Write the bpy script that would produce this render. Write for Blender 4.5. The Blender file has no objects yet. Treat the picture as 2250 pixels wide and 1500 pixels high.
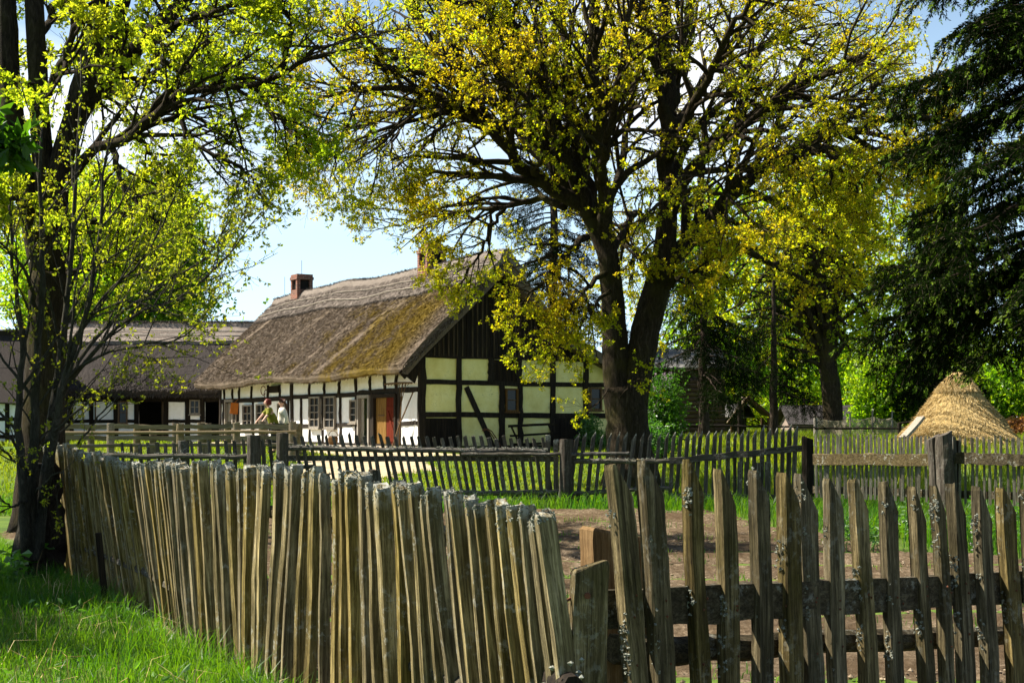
import bpy, math, random
import numpy as np
from mathutils import Vector, Matrix
RNG = np.random.default_rng(7)
random.seed(7)
SC = bpy.context.scene
COL = SC.collection
F, CX, HZ, EYE = 3200.0, 1125.0, 940.0, 1.44      # focal length (px of the 2250 px frame), principal point, horizon row, eye height

def P(px, py, d):
    """point seen at pixel px,py at distance d"""
    return np.array([(px - CX) / F * d, d, EYE + (HZ - py) / F * d])

_GY = [-80, 26, 31, 44, 62, 80, 150, 500]
_GZ = [0, 0, .12, .79, .85, 1.06, 1.6, 4]
def gz(x, y):
    x = np.asarray(x, float); y = np.asarray(y, float)
    w = .02 * np.sin(x * .9 + y * .5) + .02 * np.sin(x * .37 - y * .8 + 2)
    return np.interp(y, _GY, _GZ) + w * np.clip(np.hypot(x, y) / 12, .2, 1)

# ------------------------------------------------------------------ mesh builder
class MB:
    def __init__(s):
        s.v = []; s.f = []; s.m = []; s.n = 0; s.att = []
    def add(s, v, faces, m=0, att=None):
        v = np.asarray(v, float).reshape(-1, 3)
        s.v.append(v)
        for fa in (faces if isinstance(faces, list) else [faces]):
            fa = np.asarray(fa, np.int64)
            s.f.append(fa + s.n); s.m.append(np.full(len(fa), m, np.int32))
        s.att.append(np.zeros(len(v)) if att is None else np.asarray(att, float).reshape(-1))
        s.n += len(v)
        return s
    def box(s, c, size, rot=None, m=0, jit=0.0):
        c = np.asarray(c, float); h = np.asarray(size, float) / 2
        v = np.array([[x, y, z] for x in (-1, 1) for y in (-1, 1) for z in (-1, 1)], float) * h
        if jit: v += RNG.normal(0, jit, v.shape)
        if rot is not None: v = v @ np.asarray(rot).T
        return s.add(v + c, np.array([[0, 1, 3, 2], [4, 6, 7, 5], [0, 4, 5, 1], [2, 3, 7, 6], [0, 2, 6, 4], [1, 5, 7, 3]]), m)
    def bar(s, a, b, w, t, up=(0, 0, 1), m=0, seg=1, wob=0.0, jit=0.0):
        """rectangular bar from a to b; w across, t along 'up'"""
        a = np.asarray(a, float); b = np.asarray(b, float)
        d = b - a; d /= np.linalg.norm(d)
        u = np.asarray(up, float); sd = np.cross(d, u); sd /= np.linalg.norm(sd); u = np.cross(sd, d)
        vs = []
        for i in range(seg + 1):
            p = a + (b - a) * i / seg
            if wob and 0 < i < seg: p = p + u * RNG.normal(0, wob) + sd * RNG.normal(0, wob)
            for q in ((-1, -1), (1, -1), (1, 1), (-1, 1)):
                vs.append(p + sd * q[0] * w / 2 * (1 + RNG.normal(0, jit)) + u * q[1] * t / 2 * (1 + RNG.normal(0, jit)))
        fs = []
        for i in range(seg):
            for k in range(4):
                o = i * 4; fs.append([o + k, o + (k + 1) % 4, o + 4 + (k + 1) % 4, o + 4 + k])
        o = seg * 4
        fs += [[3, 2, 1, 0], [o, o + 1, o + 2, o + 3]]
        return s.add(vs, np.array(fs), m)
    def tube(s, pts, rad, n=6, m=0, cap=True, att=0.0, rough=0.0):
        pts = np.asarray(pts, float); k = len(pts)
        rad = np.atleast_1d(np.asarray(rad, float))
        rad = np.interp(np.linspace(0, 1, k), np.linspace(0, 1, len(rad)), rad) if len(rad) > 1 else np.full(k, rad[0])
        t = np.gradient(pts, axis=0); t /= np.linalg.norm(t, axis=1)[:, None] + 1e-9
        ref = np.array([0.31, 0.17, 0.93]) if abs(t[0] @ np.array([0.31, .17, .93])) < .93 else np.array([1., 0, 0])
        u = np.cross(t, ref); u /= np.linalg.norm(u, axis=1)[:, None] + 1e-9
        w = np.cross(t, u)
        a = np.arange(n) * 2 * np.pi / n
        rr = rad[:, None] * (1 + (RNG.normal(0, rough, (k, n)) if rough else 0))
        v = pts[:, None, :] + rr[..., None] * (np.cos(a)[None, :, None] * u[:, None, :] + np.sin(a)[None, :, None] * w[:, None, :])
        i = np.arange(k - 1)[:, None] * n; j = np.arange(n)[None, :]; j2 = (j + 1) % n
        f = np.stack([i + j, i + j2, i + n + j2, i + n + j], -1).reshape(-1, 4)
        fs = [f]
        if cap and n > 3:
            if n == 4: fs += [np.array([[3, 2, 1, 0]]), np.array([[(k - 1) * n + q for q in range(4)]])]
            else: fs += [np.array([list(range(n))[::-1]]), np.array([[(k - 1) * n + q for q in range(n)]])]
        return s.add(v.reshape(-1, 3), fs, m, np.full(k * n, att))
    def build(s, name, mats, parent=None, smooth=False, attname=None):
        me = bpy.data.meshes.new(name)
        V = np.concatenate(s.v); me.vertices.add(len(V)); me.vertices.foreach_set('co', V.astype(np.float32).ravel())
        tot = np.concatenate([np.full(len(f), f.shape[1], np.int32) for f in s.f])
        loops = np.concatenate([f.ravel() for f in s.f]).astype(np.int32)
        me.loops.add(len(loops)); me.loops.foreach_set('vertex_index', loops)
        me.polygons.add(len(tot))
        st = np.concatenate([[0], np.cumsum(tot)[:-1]]).astype(np.int32)
        me.polygons.foreach_set('loop_start', st)
        try: me.polygons.foreach_set('loop_total', tot)
        except Exception: pass
        me.polygons.foreach_set('material_index', np.concatenate(s.m))
        me.polygons.foreach_set('use_smooth', np.full(len(tot), bool(smooth)))
        for q in (mats if isinstance(mats, (list, tuple)) else [mats]): me.materials.append(q)
        if attname:
            at = me.attributes.new(attname, 'FLOAT', 'POINT'); at.data.foreach_set('value', np.concatenate(s.att).astype(np.float32))
        me.update(calc_edges=True); me.validate()
        return link(bpy.data.objects.new(name, me), parent)

def link(o, parent=None):
    COL.objects.link(o)
    if parent is not None: o.parent = parent
    return o
def tag(o, label, cat, group=None, kind=None):
    if label: o['label'] = label
    if cat: o['category'] = cat
    if group: o['group'] = group
    if kind: o['kind'] = kind
    return o
def thing(name, loc, rz, label, cat, group=None):
    o = link(bpy.data.objects.new(name, None)); o.location = [float(q) for q in loc]; o.rotation_euler = (0, 0, rz)
    o.empty_display_size = .2
    return tag(o, label, cat, group)
def structure(o):
    o['kind'] = 'structure'; return o

def rotz(a):
    c, s = math.cos(a), math.sin(a); return np.array([[c, -s, 0], [s, c, 0], [0, 0, 1]])
def norm(v): return v / (np.linalg.norm(v, axis=-1, keepdims=True) + 1e-9)
def hnoise(*c):
    """cheap smooth noise from sines"""
    r = 0
    for k, (a, b) in enumerate(((1.0, 1.7), (2.3, .9), (4.1, 3.3))):
        r = r + np.sin(sum(q * (a + .37 * i * b) for i, q in enumerate(c)) * (1 + .6 * k) + k * 1.9) / (k + 1)
    return r / 1.8

# ------------------------------------------------------------------ leaves / blades (vectorised)
def kites(mb, base, d, L, W, m=0, fold=.25, nrm=None):
    """one kite-shaped leaf per row: base point, direction, length, width"""
    n = len(base); d = norm(d)
    r = RNG.normal(size=(n, 3)) if nrm is None else nrm
    sd = norm(np.cross(d, r)); up = np.cross(sd, d)
    L = np.broadcast_to(L, (n,))[:, None]; W = np.broadcast_to(W, (n,))[:, None]
    mid = base + d * L * .55
    v = np.stack([base, mid + sd * W / 2 + up * W * fold, base + d * L, mid - sd * W / 2 + up * W * fold], 1)
    f = np.arange(n * 4).reshape(n, 4)
    mb.add(v.reshape(-1, 3), f, m)
def rosettes(mb, c, k, L, W, m=0, up=.35, spread=1.0):
    n = len(c)
    d = RNG.normal(size=(n, k, 3)) * spread; d[..., 2] += up
    LL = L * RNG.uniform(.6, 1.25, (n, k)); 
    kites(mb, np.repeat(c, k, 0) + norm(d.reshape(-1, 3)) * L * .1, d.reshape(-1, 3), LL.ravel(), (LL * W / L).ravel(), m)
def blades(mb, p, h, w, lean, m=0):
    n = len(p); a = RNG.uniform(0, 2 * np.pi, n); h = np.broadcast_to(h, (n,)); w = np.broadcast_to(w, (n,))
    ln = np.broadcast_to(lean, (n,)) * RNG.uniform(.2, 1.3, n)
    b = RNG.uniform(0, 2 * np.pi, n)
    D = np.stack([np.cos(b), np.sin(b), np.zeros(n)], 1); S = np.stack([np.cos(a), np.sin(a), np.zeros(n)], 1) * (w / 2)[:, None]
    Z = np.zeros((n, 3)); Z[:, 2] = 1
    m1 = p + Z * (h * .55)[:, None] + D * (h * ln * .25)[:, None]
    tp = p + Z * (h * (1 - .35 * ln ** 2).clip(.3))[:, None] + D * (h * ln * .85)[:, None]
    v = np.stack([p - S, p + S, m1 + S * .8, m1 - S * .8, tp], 1).reshape(-1, 3)
    o = np.arange(n)[:, None] * 5
    mb.add(v, [o + np.array([[0, 1, 2, 3]]), o + np.array([[3, 2, 4]])], m)

# ------------------------------------------------------------------ materials
def newmat(name):
    m = bpy.data.materials.new(name); m.use_nodes = True
    nt = m.node_tree; nt.nodes.clear()
    return m, nt, nt.nodes.new('ShaderNodeOutputMaterial')
def N(nt, t, **kw):
    n = nt.nodes.new('ShaderNode' + t)
    for k, v in kw.items(): setattr(n, k, v)
    return n
def ramp(nt, stops, fac=None):
    r = N(nt, 'ValToRGB'); e = r.color_ramp.elements
    while len(e) < len(stops): e.new(.5)
    for q, (p, c) in zip(e, stops): q.position = p; q.color = (*c, 1) if len(c) == 3 else c
    if fac is not None: nt.links.new(fac, r.inputs[0])
    return r.outputs[0]
def coords(nt, scale=(1, 1, 1), rnd=True, space='Object'):
    tc = N(nt, 'TexCoord'); out = tc.outputs[space]
    if rnd:
        oi = N(nt, 'ObjectInfo'); mu = N(nt, 'VectorMath', operation='MULTIPLY')
        cb = N(nt, 'CombineXYZ'); 
        for i in range(3): nt.links.new(oi.outputs['Random'], cb.inputs[i])
        nt.links.new(cb.outputs[0], mu.inputs[0]); mu.inputs[1].default_value = (37, 53, 71)
        ad = N(nt, 'VectorMath', operation='ADD'); nt.links.new(out, ad.inputs[0]); nt.links.new(mu.outputs[0], ad.inputs[1]); out = ad.outputs[0]
    mp = N(nt, 'Mapping'); mp.inputs['Scale'].default_value = scale; nt.links.new(out, mp.inputs[0])
    return mp.outputs[0]
def noise(nt, vec, scale, detail=6, rough=.6, dist=0):
    n = N(nt, 'TexNoise'); n.inputs['Scale'].default_value = scale; n.inputs['Detail'].default_value = detail
    n.inputs['Roughness'].default_value = rough; n.inputs['Distortion'].default_value = dist
    nt.links.new(vec, n.inputs['Vector']); return n.outputs['Fac']
def mix(nt, fac, a, b, typ='MIX'):
    x = N(nt, 'Mix', data_type='RGBA', blend_type=typ)
    for i, v in ((0, fac), (6, a), (7, b)):
        if hasattr(v, 'is_linked'): nt.links.new(v, x.inputs[i])
        else: x.inputs[i].default_value = v if i == 0 else (*v, 1)
    return x.outputs[2]
def maprange(nt, v, a, b, c=0, d=1):
    r = N(nt, 'MapRange'); nt.links.new(v, r.inputs[0])
    for i, q in enumerate((a, b, c, d)): r.inputs[i + 1].default_value = q
    return r.outputs[0]
def finish(nt, out, col, rough=.85, bumps=(), spec=.25):
    b = N(nt, 'BsdfPrincipled'); b.inputs['Roughness'].default_value = rough; b.inputs['Specular IOR Level'].default_value = spec
    if hasattr(col, 'is_linked'): nt.links.new(col, b.inputs['Base Color'])
    else: b.inputs['Base Color'].default_value = (*col, 1)
    last = None
    for h, st, dist in bumps:
        bp = N(nt, 'Bump'); bp.inputs['Strength'].default_value = st; bp.inputs['Distance'].default_value = dist
        nt.links.new(h, bp.inputs['Height'])
        if last is not None: nt.links.new(last, bp.inputs['Normal'])
        last = bp.outputs[0]
    if last is not None: nt.links.new(last, b.inputs['Normal'])
    nt.links.new(b.outputs[0], out.inputs[0]); return b

def wood(name, dark, midc, light, moss=(.10, .10, .02), mossamt=.35, scale=1.0, axis=2, lich=0.0, bump=.7):
    m, nt, out = newmat(name)
    st = [9, 9, 9]; st[axis] = .55
    v = coords(nt, tuple(q * scale for q in st))
    g = noise(nt, v, 3.2, 8, .7, .6)
    col = ramp(nt, [(.28, dark), (.5, midc), (.74, light)], g)
    v2 = coords(nt, (scale,) * 3)
    mo = noise(nt, v2, 3.1, 5, .65)
    col = mix(nt, maprange(nt, mo, .5, .68, 0, mossamt), col, moss)
    s2 = [40, 40, 40]; s2[axis] = 1.2
    fine = noise(nt, coords(nt, tuple(q * scale for q in s2)), 2.5, 4, .7)
    col = mix(nt, maprange(nt, fine, .38, .66, 0, .75), col, dark)
    pit = noise(nt, coords(nt, tuple((60 if i != axis else 14) * scale for i in range(3))), 2, 3, .6)
    col = mix(nt, maprange(nt, pit, .58, .72, 0, .6), col, dark)
    if lich:
        ln = noise(nt, v2, 26, 6, .7); ln2 = noise(nt, v2, 4.3, 3, .5)
        mu = N(nt, 'Math', operation='MULTIPLY'); nt.links.new(maprange(nt, ln, .52, .6), mu.inputs[0]); nt.links.new(maprange(nt, ln2, .5, .6), mu.inputs[1])
        at = N(nt, 'Attribute', attribute_name='lich'); ad = N(nt, 'Math', operation='MAXIMUM')
        m3 = N(nt, 'Math', operation='MULTIPLY'); nt.links.new(maprange(nt, ln, .42, .56), m3.inputs[0]); nt.links.new(at.outputs['Fac'], m3.inputs[1])
        m4 = N(nt, 'Math', operation='MULTIPLY'); nt.links.new(mu.outputs[0], m4.inputs[0]); m4.inputs[1].default_value = lich
        nt.links.new(m4.outputs[0], ad.inputs[0]); nt.links.new(m3.outputs[0], ad.inputs[1])
        col = mix(nt, ad.outputs[0], col, (.34, .34, .29))
    oi = N(nt, 'ObjectInfo'); hs = N(nt, 'HueSaturation'); nt.links.new(col, hs.inputs['Color'])
    nt.links.new(maprange(nt, oi.outputs['Random'], 0, 1, .78, 1.24), hs.inputs['Value'])
    fr = N(nt, 'Math', operation='FRACT'); m7 = N(nt, 'Math', operation='MULTIPLY'); nt.links.new(oi.outputs['Random'], m7.inputs[0]); m7.inputs[1].default_value = 7.3; nt.links.new(m7.outputs[0], fr.inputs[0])
    nt.links.new(maprange(nt, fr.outputs[0], 0, 1, .82, 1.2), hs.inputs['Saturation'])
    finish(nt, out, hs.outputs[0], .9, [(g, bump, .02), (fine, bump * .8, .008)], .15)
    return m
def rough_mat(name, stops, scale=4, stretch=(1, 1, 1), rough=.9, bump=.4, bdist=.02, detail=7, spec=.2, rnd=True):
    m, nt, out = newmat(name)
    v = coords(nt, stretch, rnd)
    n = noise(nt, v, scale, detail, .65)
    finish(nt, out, ramp(nt, stops, n), rough, [(n, bump, bdist)] if bump else [], spec)
    return m
def leafmat(name, a, b, c, ta, tb, tfac=.5, scale=.5, gloss=.06):
    """leaf: three reflect colours spread over leaves and over the crown, translucent when the sun is behind"""
    m, nt, out = newmat(name)
    geo = N(nt, 'NewGeometry')
    nz = noise(nt, coords(nt, (1, 1, 1), False), scale, 3, .5)
    ad = N(nt, 'Math', operation='MULTIPLY_ADD'); nt.links.new(geo.outputs['Random Per Island'], ad.inputs[0]); ad.inputs[1].default_value = .45
    nt.links.new(maprange(nt, nz, .3, .7, 0, .6), ad.inputs[2])
    col = ramp(nt, [(.1, a), (.5, b), (.92, c)], ad.outputs[0])
    tcol = ramp(nt, [(.15, ta), (.85, tb)], ad.outputs[0])
    df = N(nt, 'BsdfDiffuse'); tr = N(nt, 'BsdfTranslucent'); gl = N(nt, 'BsdfGlossy'); gl.inputs['Roughness'].default_value = .45
    gl.inputs['Color'].default_value = (.8, .8, .8, 1)
    nt.links.new(col, df.inputs[0]); nt.links.new(tcol, tr.inputs[0])
    x = N(nt, 'MixShader'); x.inputs[0].default_value = tfac; nt.links.new(df.outputs[0], x.inputs[1]); nt.links.new(tr.outputs[0], x.inputs[2])
    y = N(nt, 'MixShader'); y.inputs[0].default_value = gloss; nt.links.new(x.outputs[0], y.inputs[1]); nt.links.new(gl.outputs[0], y.inputs[2])
    nt.links.new(y.outputs[0], out.inputs[0])
    return m

M = {}
M['picket'] = wood('weathered_picket', (.014, .009, .003), (.19, .145, .056), (.62, .49, .24), (.08, .066, .008), .6, lich=.45)
M['picket_dark'] = wood('dark_gate_picket', (.009, .006, .002), (.125, .096, .042), (.42, .33, .17), (.05, .042, .006), .65, lich=.22, bump=1.0)
M['picket_pale'] = wood('pale_grey_picket', (.03, .027, .021), (.19, .17, .13), (.42, .385, .31), (.10, .10, .03), .3, lich=.4)
M['picket_grey'] = wood('grey_picket', (.02, .017, .014), (.095, .083, .066), (.23, .21, .17), (.07, .07, .02), .35, lich=.35)
M['lichen'] = rough_mat('grey_lichen', [(.3, (.07, .07, .05)), (.52, (.22, .225, .18)), (.75, (.42, .43, .37))], 70, bump=.8, bdist=.004)
M['rail'] = wood('rail_wood', (.014, .010, .005), (.085, .066, .036), (.21, .17, .10), (.05, .048, .012), .45, axis=0, lich=.6)
M['old_rail'] = wood('old_grey_rail', (.018, .016, .014), (.085, .076, .064), (.21, .19, .16), (.06, .06, .02), .35, axis=0, lich=.5)
M['post'] = wood('post_wood', (.02, .015, .011), (.085, .068, .052), (.19, .16, .125), (.05, .048, .02), .25, lich=.2)
M['fresh'] = wood('split_fresh_wood', (.07, .035, .012), (.21, .13, .055), (.36, .25, .13), (.14, .07, .02), .4)
M['yardwood'] = wood('bleached_wood', (.08, .06, .035), (.24, .19, .12), (.40, .34, .24), (.12, .095, .04), .2, axis=0)
M['timber'] = wood('black_timber', (.006, .004, .003), (.018, .012, .007), (.05, .035, .02), (.02, .02, .008), .3, scale=.7)
M['board'] = wood('tarred_board', (.006, .004, .003), (.016, .011, .007), (.055, .036, .02), (.02, .016, .008), .2, scale=.6)
M['dark'] = rough_mat('dark_interior', [(.3, (.006, .005, .004)), (.7, (.016, .012, .009))], 3, bump=0)
M['frame'] = wood('window_frame_wood', (.12, .10, .08), (.27, .24, .20), (.42, .39, .34), (.2, .18, .14), .2)
M['brown'] = wood('brown_frame_wood', (.04, .022, .010), (.13, .075, .035), (.24, .15, .07), (.1, .07, .03), .2)
M['plank'] = wood('honey_plank', (.06, .03, .008), (.19, .11, .036), (.30, .20, .08), (.15, .075, .02), .3)
M['red'] = wood('red_door_paint', (.05, .006, .002), (.14, .018, .005), (.20, .032, .009), (.09, .016, .006), .2)
M['rust'] = rough_mat('rusty_iron', [(.3, (.05, .02, .01)), (.7, (.16, .06, .03))], 30)
def plaster(name, a, b, c):
    m, nt, out = newmat(name)
    v = coords(nt, (1, 1, 1), False); n = noise(nt, v, 1.6, 6, .6); n2 = noise(nt, v, 14, 5, .7)
    col = ramp(nt, [(.3, a), (.5, b), (.7, c)], n)
    col = mix(nt, maprange(nt, n2, .55, .75, 0, .3), col, tuple(q * .65 for q in a))
    n3 = noise(nt, coords(nt, (1.6, 1.6, .7), False), 2.3, 6, .7); col = mix(nt, maprange(nt, n3, .55, .72, 0, .35), col, tuple(q * w for q, w in zip(a, (.75, .68, .5))))
    tc = N(nt, 'TexCoord'); sx = N(nt, 'SeparateXYZ'); nt.links.new(tc.outputs['Object'], sx.inputs[0])
    sp_ = N(nt, 'Math', operation='ADD'); nt.links.new(maprange(nt, sx.outputs[2], .0, .55, 1, 0), sp_.inputs[0]); nt.links.new(maprange(nt, n2, .35, .65, -.5, .4), sp_.inputs[1])
    col = mix(nt, maprange(nt, sp_.outputs[0], .3, 1.0, 0, .55), col, (.30, .24, .15))
    vo = N(nt, 'TexVoronoi', feature='DISTANCE_TO_EDGE'); vo.inputs['Scale'].default_value = 1.7; dv_ = N(nt, 'VectorMath', operation='ADD'); nz_ = N(nt, 'TexNoise'); nz_.inputs['Scale'].default_value = 3; nt.links.new(v, nz_.inputs['Vector']); nt.links.new(v, dv_.inputs[0]); nt.links.new(nz_.outputs['Color'], dv_.inputs[1]); nt.links.new(dv_.outputs[0], vo.inputs['Vector'])
    ck = N(nt, 'Math', operation='MULTIPLY'); nt.links.new(maprange(nt, vo.outputs[0], .0, .012, .6, 0), ck.inputs[0]); nt.links.new(maprange(nt, n, .45, .6), ck.inputs[1])
    col = mix(nt, ck.outputs[0], col, tuple(q * .4 for q in a))
    finish(nt, out, col, .95, [(n, .3, .04), (n2, .35, .01)], .1); return m
M['white'] = plaster('lime_plaster', (.72, .69, .63), (.82, .80, .77), (.87, .86, .83))
M['yellow'] = plaster('cream_plaster', (.66, .56, .19), (.78, .69, .28), (.83, .76, .37))
M['plinth'] = rough_mat('field_stone', [(.3, (.16, .14, .11)), (.7, (.42, .38, .32))], 5, bump=.6, bdist=.03)

def thatch(name, a, b, c, moss=None, mossat=None, loose=False):
    m, nt, out = newmat(name)
    v = coords(nt, (1, 1, 1), False)
    f = noise(nt, v, 38, 6, .75); g = noise(nt, v, 1.1, 5, .6)
    if loose: f = N(nt, 'NewGeometry').outputs['Random Per Island']
    st = noise(nt, coords(nt, (30, 30, 3.5), False), 1.6, 4, .7)
    col = ramp(nt, [(.32, a), (.5, b), (.7, c)], f)
    col = mix(nt, maprange(nt, g, .35, .7, 0, .35), col, a)
    col = mix(nt, maprange(nt, st, .5, .75, 0, .35), col, c)
    if moss:
        tc = N(nt, 'TexCoord'); sx = N(nt, 'SeparateXYZ'); nt.links.new(tc.outputs['Object'], sx.inputs[0])
        my = maprange(nt, sx.outputs[1], mossat[0], mossat[1], 1, 0)
        ad = N(nt, 'Math', operation='ADD'); nt.links.new(my, ad.inputs[0]); nt.links.new(maprange(nt, g, .3, .7, -.55, .55), ad.inputs[1])
        a2 = N(nt, 'Math', operation='ADD'); nt.links.new(ad.outputs[0], a2.inputs[0]); nt.links.new(maprange(nt, f, .3, .7, -.3, .3), a2.inputs[1])
        hz0 = maprange(nt, sx.outputs[2], 5.6, 4.6, 0, 1); ed = maprange(nt, sx.outputs[1], -.35, .9, 0, 1)
        hm = N(nt, 'Math', operation='MULTIPLY'); nt.links.new(hz0, hm.inputs[0]); nt.links.new(ed, hm.inputs[1]); hz = hm.outputs[0]
        mm = N(nt, 'Math', operation='MULTIPLY'); nt.links.new(maprange(nt, a2.outputs[0], .45, .95, 0, .85), mm.inputs[0]); nt.links.new(hz, mm.inputs[1])
        mc = ramp(nt, [(.3, tuple(q * .55 for q in moss)), (.7, moss)], f)
        col = mix(nt, mm.outputs[0], col, mc)
    finish(nt, out, col, .95, [] if loose else [(f, .9, .05), (st, .5, .03)], .08); return m
M['thatch'] = thatch('grey_brown_thatch', (.062, .044, .030), (.150, .113, .080), (.27, .212, .158), (.21, .140, .010), (1.5, 10.0))
M['ridge'] = thatch('pale_ridge_thatch', (.11, .088, .072), (.215, .178, .150), (.34, .29, .245))
M['thatch_dark'] = thatch('dark_thatch', (.016, .013, .012), (.042, .035, .031), (.095, .08, .072))
M['straw'] = thatch('golden_straw', (.26, .17, .06), (.44, .31, .125), (.56, .43, .21))
def islandmat(name, stops, rough=.9):
    m, nt, out = newmat(name); g = N(nt, 'NewGeometry')
    finish(nt, out, ramp(nt, stops, g.outputs['Random Per Island']), rough, spec=.15); return m
M['reed'] = thatch('loose_reed', (.06, .042, .029), (.155, .117, .083), (.31, .245, .185), (.23, .155, .010), (1.5, 10.0), True)
M['reed_dark'] = islandmat('loose_dark_reed', [(0, (.018, .014, .012)), (1, (.10, .082, .07))])
M['straw_loose'] = islandmat('loose_straw', [(0, (.24, .15, .055)), (.5, (.42, .30, .12)), (1, (.62, .49, .26))])

def brickmat():
    m, nt, out = newmat('chimney_brick')
    tc = N(nt, 'TexCoord'); g = N(nt, 'NewGeometry')
    sx = N(nt, 'SeparateXYZ'); nt.links.new(tc.outputs['Object'], sx.inputs[0])
    ad = N(nt, 'Math', operation='ADD'); nt.links.new(sx.outputs[0], ad.inputs[0]); nt.links.new(sx.outputs[1], ad.inputs[1])
    cb = N(nt, 'CombineXYZ'); nt.links.new(ad.outputs[0], cb.inputs[0]); nt.links.new(sx.outputs[2], cb.inputs[1])
    b = N(nt, 'TexBrick'); b.inputs['Scale'].default_value = 1; b.inputs['Brick Width'].default_value = .24; b.inputs['Row Height'].default_value = .08
    b.inputs['Mortar Size'].default_value = .008; b.inputs['Color1'].default_value = (.21, .062, .032, 1); b.inputs['Color2'].default_value = (.11, .04, .025, 1); b.inputs['Mortar'].default_value = (.28, .23, .19, 1)
    nt.links.new(cb.outputs[0], b.inputs['Vector'])
    n = noise(nt, coords(nt, (1, 1, 1), False), 6, 5); col = mix(nt, maprange(nt, n, .5, .75, 0, .6), b.outputs[0], (.10, .05, .035))
    finish(nt, out, col, .9, [(b.outputs['Fac'], -.5, .01), (n, .3, .01)]); return m
M['brick'] = brickmat()
def glassmat():
    m, nt, out = newmat('window_glass')
    b = finish(nt, out, (.012, .013, .014), .14, spec=.22); return m
M['glass'] = glassmat()
def bark(name, a, b, c, moss=None, sc=1.0):
    m, nt, out = newmat(name)
    v = coords(nt, (7 * sc, 7 * sc, 1.5 * sc), False); n = noise(nt, v, 2.5, 8, .75, 1.2)
    col = ramp(nt, [(.33, a), (.52, b), (.72, c)], n)
    if moss:
        n2 = noise(nt, coords(nt, (1, 1, 1), False), 1.3, 5, .6); col = mix(nt, maprange(nt, n2, .48, .66, 0, .7), col, moss)
    finish(nt, out, col, .95, [(n, 1.0, .08)], .1); return m
M['oakbark'] = bark('oak_bark', (.010, .007, .004), (.036, .026, .016), (.095, .074, .048), (.055, .048, .013))
M['palebark'] = bark('smooth_grey_bark', (.03, .026, .019), (.075, .067, .05), (.17, .155, .12), (.06, .062, .025), 2)
M['sprucebark'] = bark('spruce_bark', (.015, .010, .007), (.05, .036, .026), (.11, .085, .065))
# reflect a,b,c then transmit a,b
M['oakleaf'] = leafmat('young_oak_leaf', (.10, .14, .003), (.17, .17, .004), (.21, .135, .005), (.50, .62, .008), (.72, .52, .010), .64, .45, .012)
M['greenleaf'] = leafmat('fresh_green_oak_leaf', (.06, .11, .003), (.10, .15, .004), (.16, .17, .005), (.40, .58, .012), (.64, .66, .02), .64, .5, .012)
M['sapleaf'] = leafmat('sapling_leaf', (.07, .10, .005), (.11, .125, .006), (.15, .12, .010), (.30, .42, .012), (.46, .44, .016), .55, 1.5, .02)
M['brightleaf'] = leafmat('bright_maple_leaf', (.05, .11, .003), (.09, .17, .004), (.15, .20, .006), (.26, .54, .006), (.50, .62, .012), .6, .4, .02)
M['limeleaf'] = leafmat('lime_leaf', (.08, .13, .003), (.15, .18, .004), (.22, .20, .006), (.42, .62, .008), (.72, .66, .012), .64, .35, .012)
M['deepleaf'] = leafmat('deep_green_leaf', (.012, .038, .003), (.03, .075, .004), (.06, .11, .006), (.05, .2, .004), (.14, .32, .008), .45, .6, .02)
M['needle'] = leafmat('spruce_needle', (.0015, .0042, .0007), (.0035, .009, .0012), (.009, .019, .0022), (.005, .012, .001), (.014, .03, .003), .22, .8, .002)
M['newneedle'] = leafmat('fresh_spruce_tip', (.08, .15, .012), (.12, .19, .015), (.17, .20, .02), (.12, .24, .015), (.2, .3, .02), .4, 2, .01)
M['grass'] = leafmat('grass_blade', (.016, .066, .002), (.034, .11, .003), (.10, .16, .006), (.05, .23, .003), (.20, .37, .006), .5, .7, .03)
M['yardgrass'] = leafmat('yard_grass_blade', (.055, .10, .003), (.10, .14, .004), (.18, .19, .012), (.20, .34, .005), (.38, .42, .012), .5, .3, .02)
M['weed'] = leafmat('nettle_leaf', (.03, .09, .008), (.06, .15, .012), (.1, .2, .02), (.08, .3, .01), (.2, .42, .02), .45, 1.5)
M['lilac'] = leafmat('lilac_blossom', (.34, .20, .30), (.45, .30, .40), (.55, .44, .50), (.4, .2, .35), (.5, .35, .45), .25, 2)
M['drybush'] = leafmat('rusty_dry_leaf', (.24, .08, .01), (.34, .13, .02), (.42, .2, .03), (.5, .2, .02), (.6, .3, .04), .45, .8)

def groundmat():
    m, nt, out = newmat('grassy_ground')
    v = coords(nt, (1, 1, 1), False); n = noise(nt, v, .8, 7, .65); n2 = noise(nt, v, 9, 6, .7)
    col = ramp(nt, [(.35, (.045, .085, .012)), (.55, (.085, .14, .018)), (.75, (.16, .16, .045))], n)
    col = mix(nt, maprange(nt, n2, .45, .7, 0, .5), col, (.06, .05, .025))
    finish(nt, out, col, .95, [(n2, .6, .04)], .1); return m
M['ground'] = groundmat()
def soilmat():
    m, nt, out = newmat('sandy_soil')
    v = coords(nt, (1, 1, 1), False); n = noise(nt, v, 1.2, 6, .6); n2 = noise(nt, v, 17, 7, .75); n3 = noise(nt, v, 60, 4, .7)
    col = ramp(nt, [(.32, (.045, .031, .016)), (.5, (.155, .113, .070)), (.7, (.38, .295, .20))], n2)
    col = mix(nt, maprange(nt, n, .38, .60, 0, .8), col, (.075, .048, .025))
    col = mix(nt, maprange(nt, n3, .55, .72, 0, .5), col, (.11, .07, .045))
    finish(nt, out, col, .97, [(n2, .9, .05), (n3, .6, .015)], .08); return m
M['soil'] = soilmat()
M['clod'] = islandmat('soil_clod', [(0, (.06, .042, .026)), (.5, (.17, .125, .08)), (1, (.32, .25, .17))])
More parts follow.
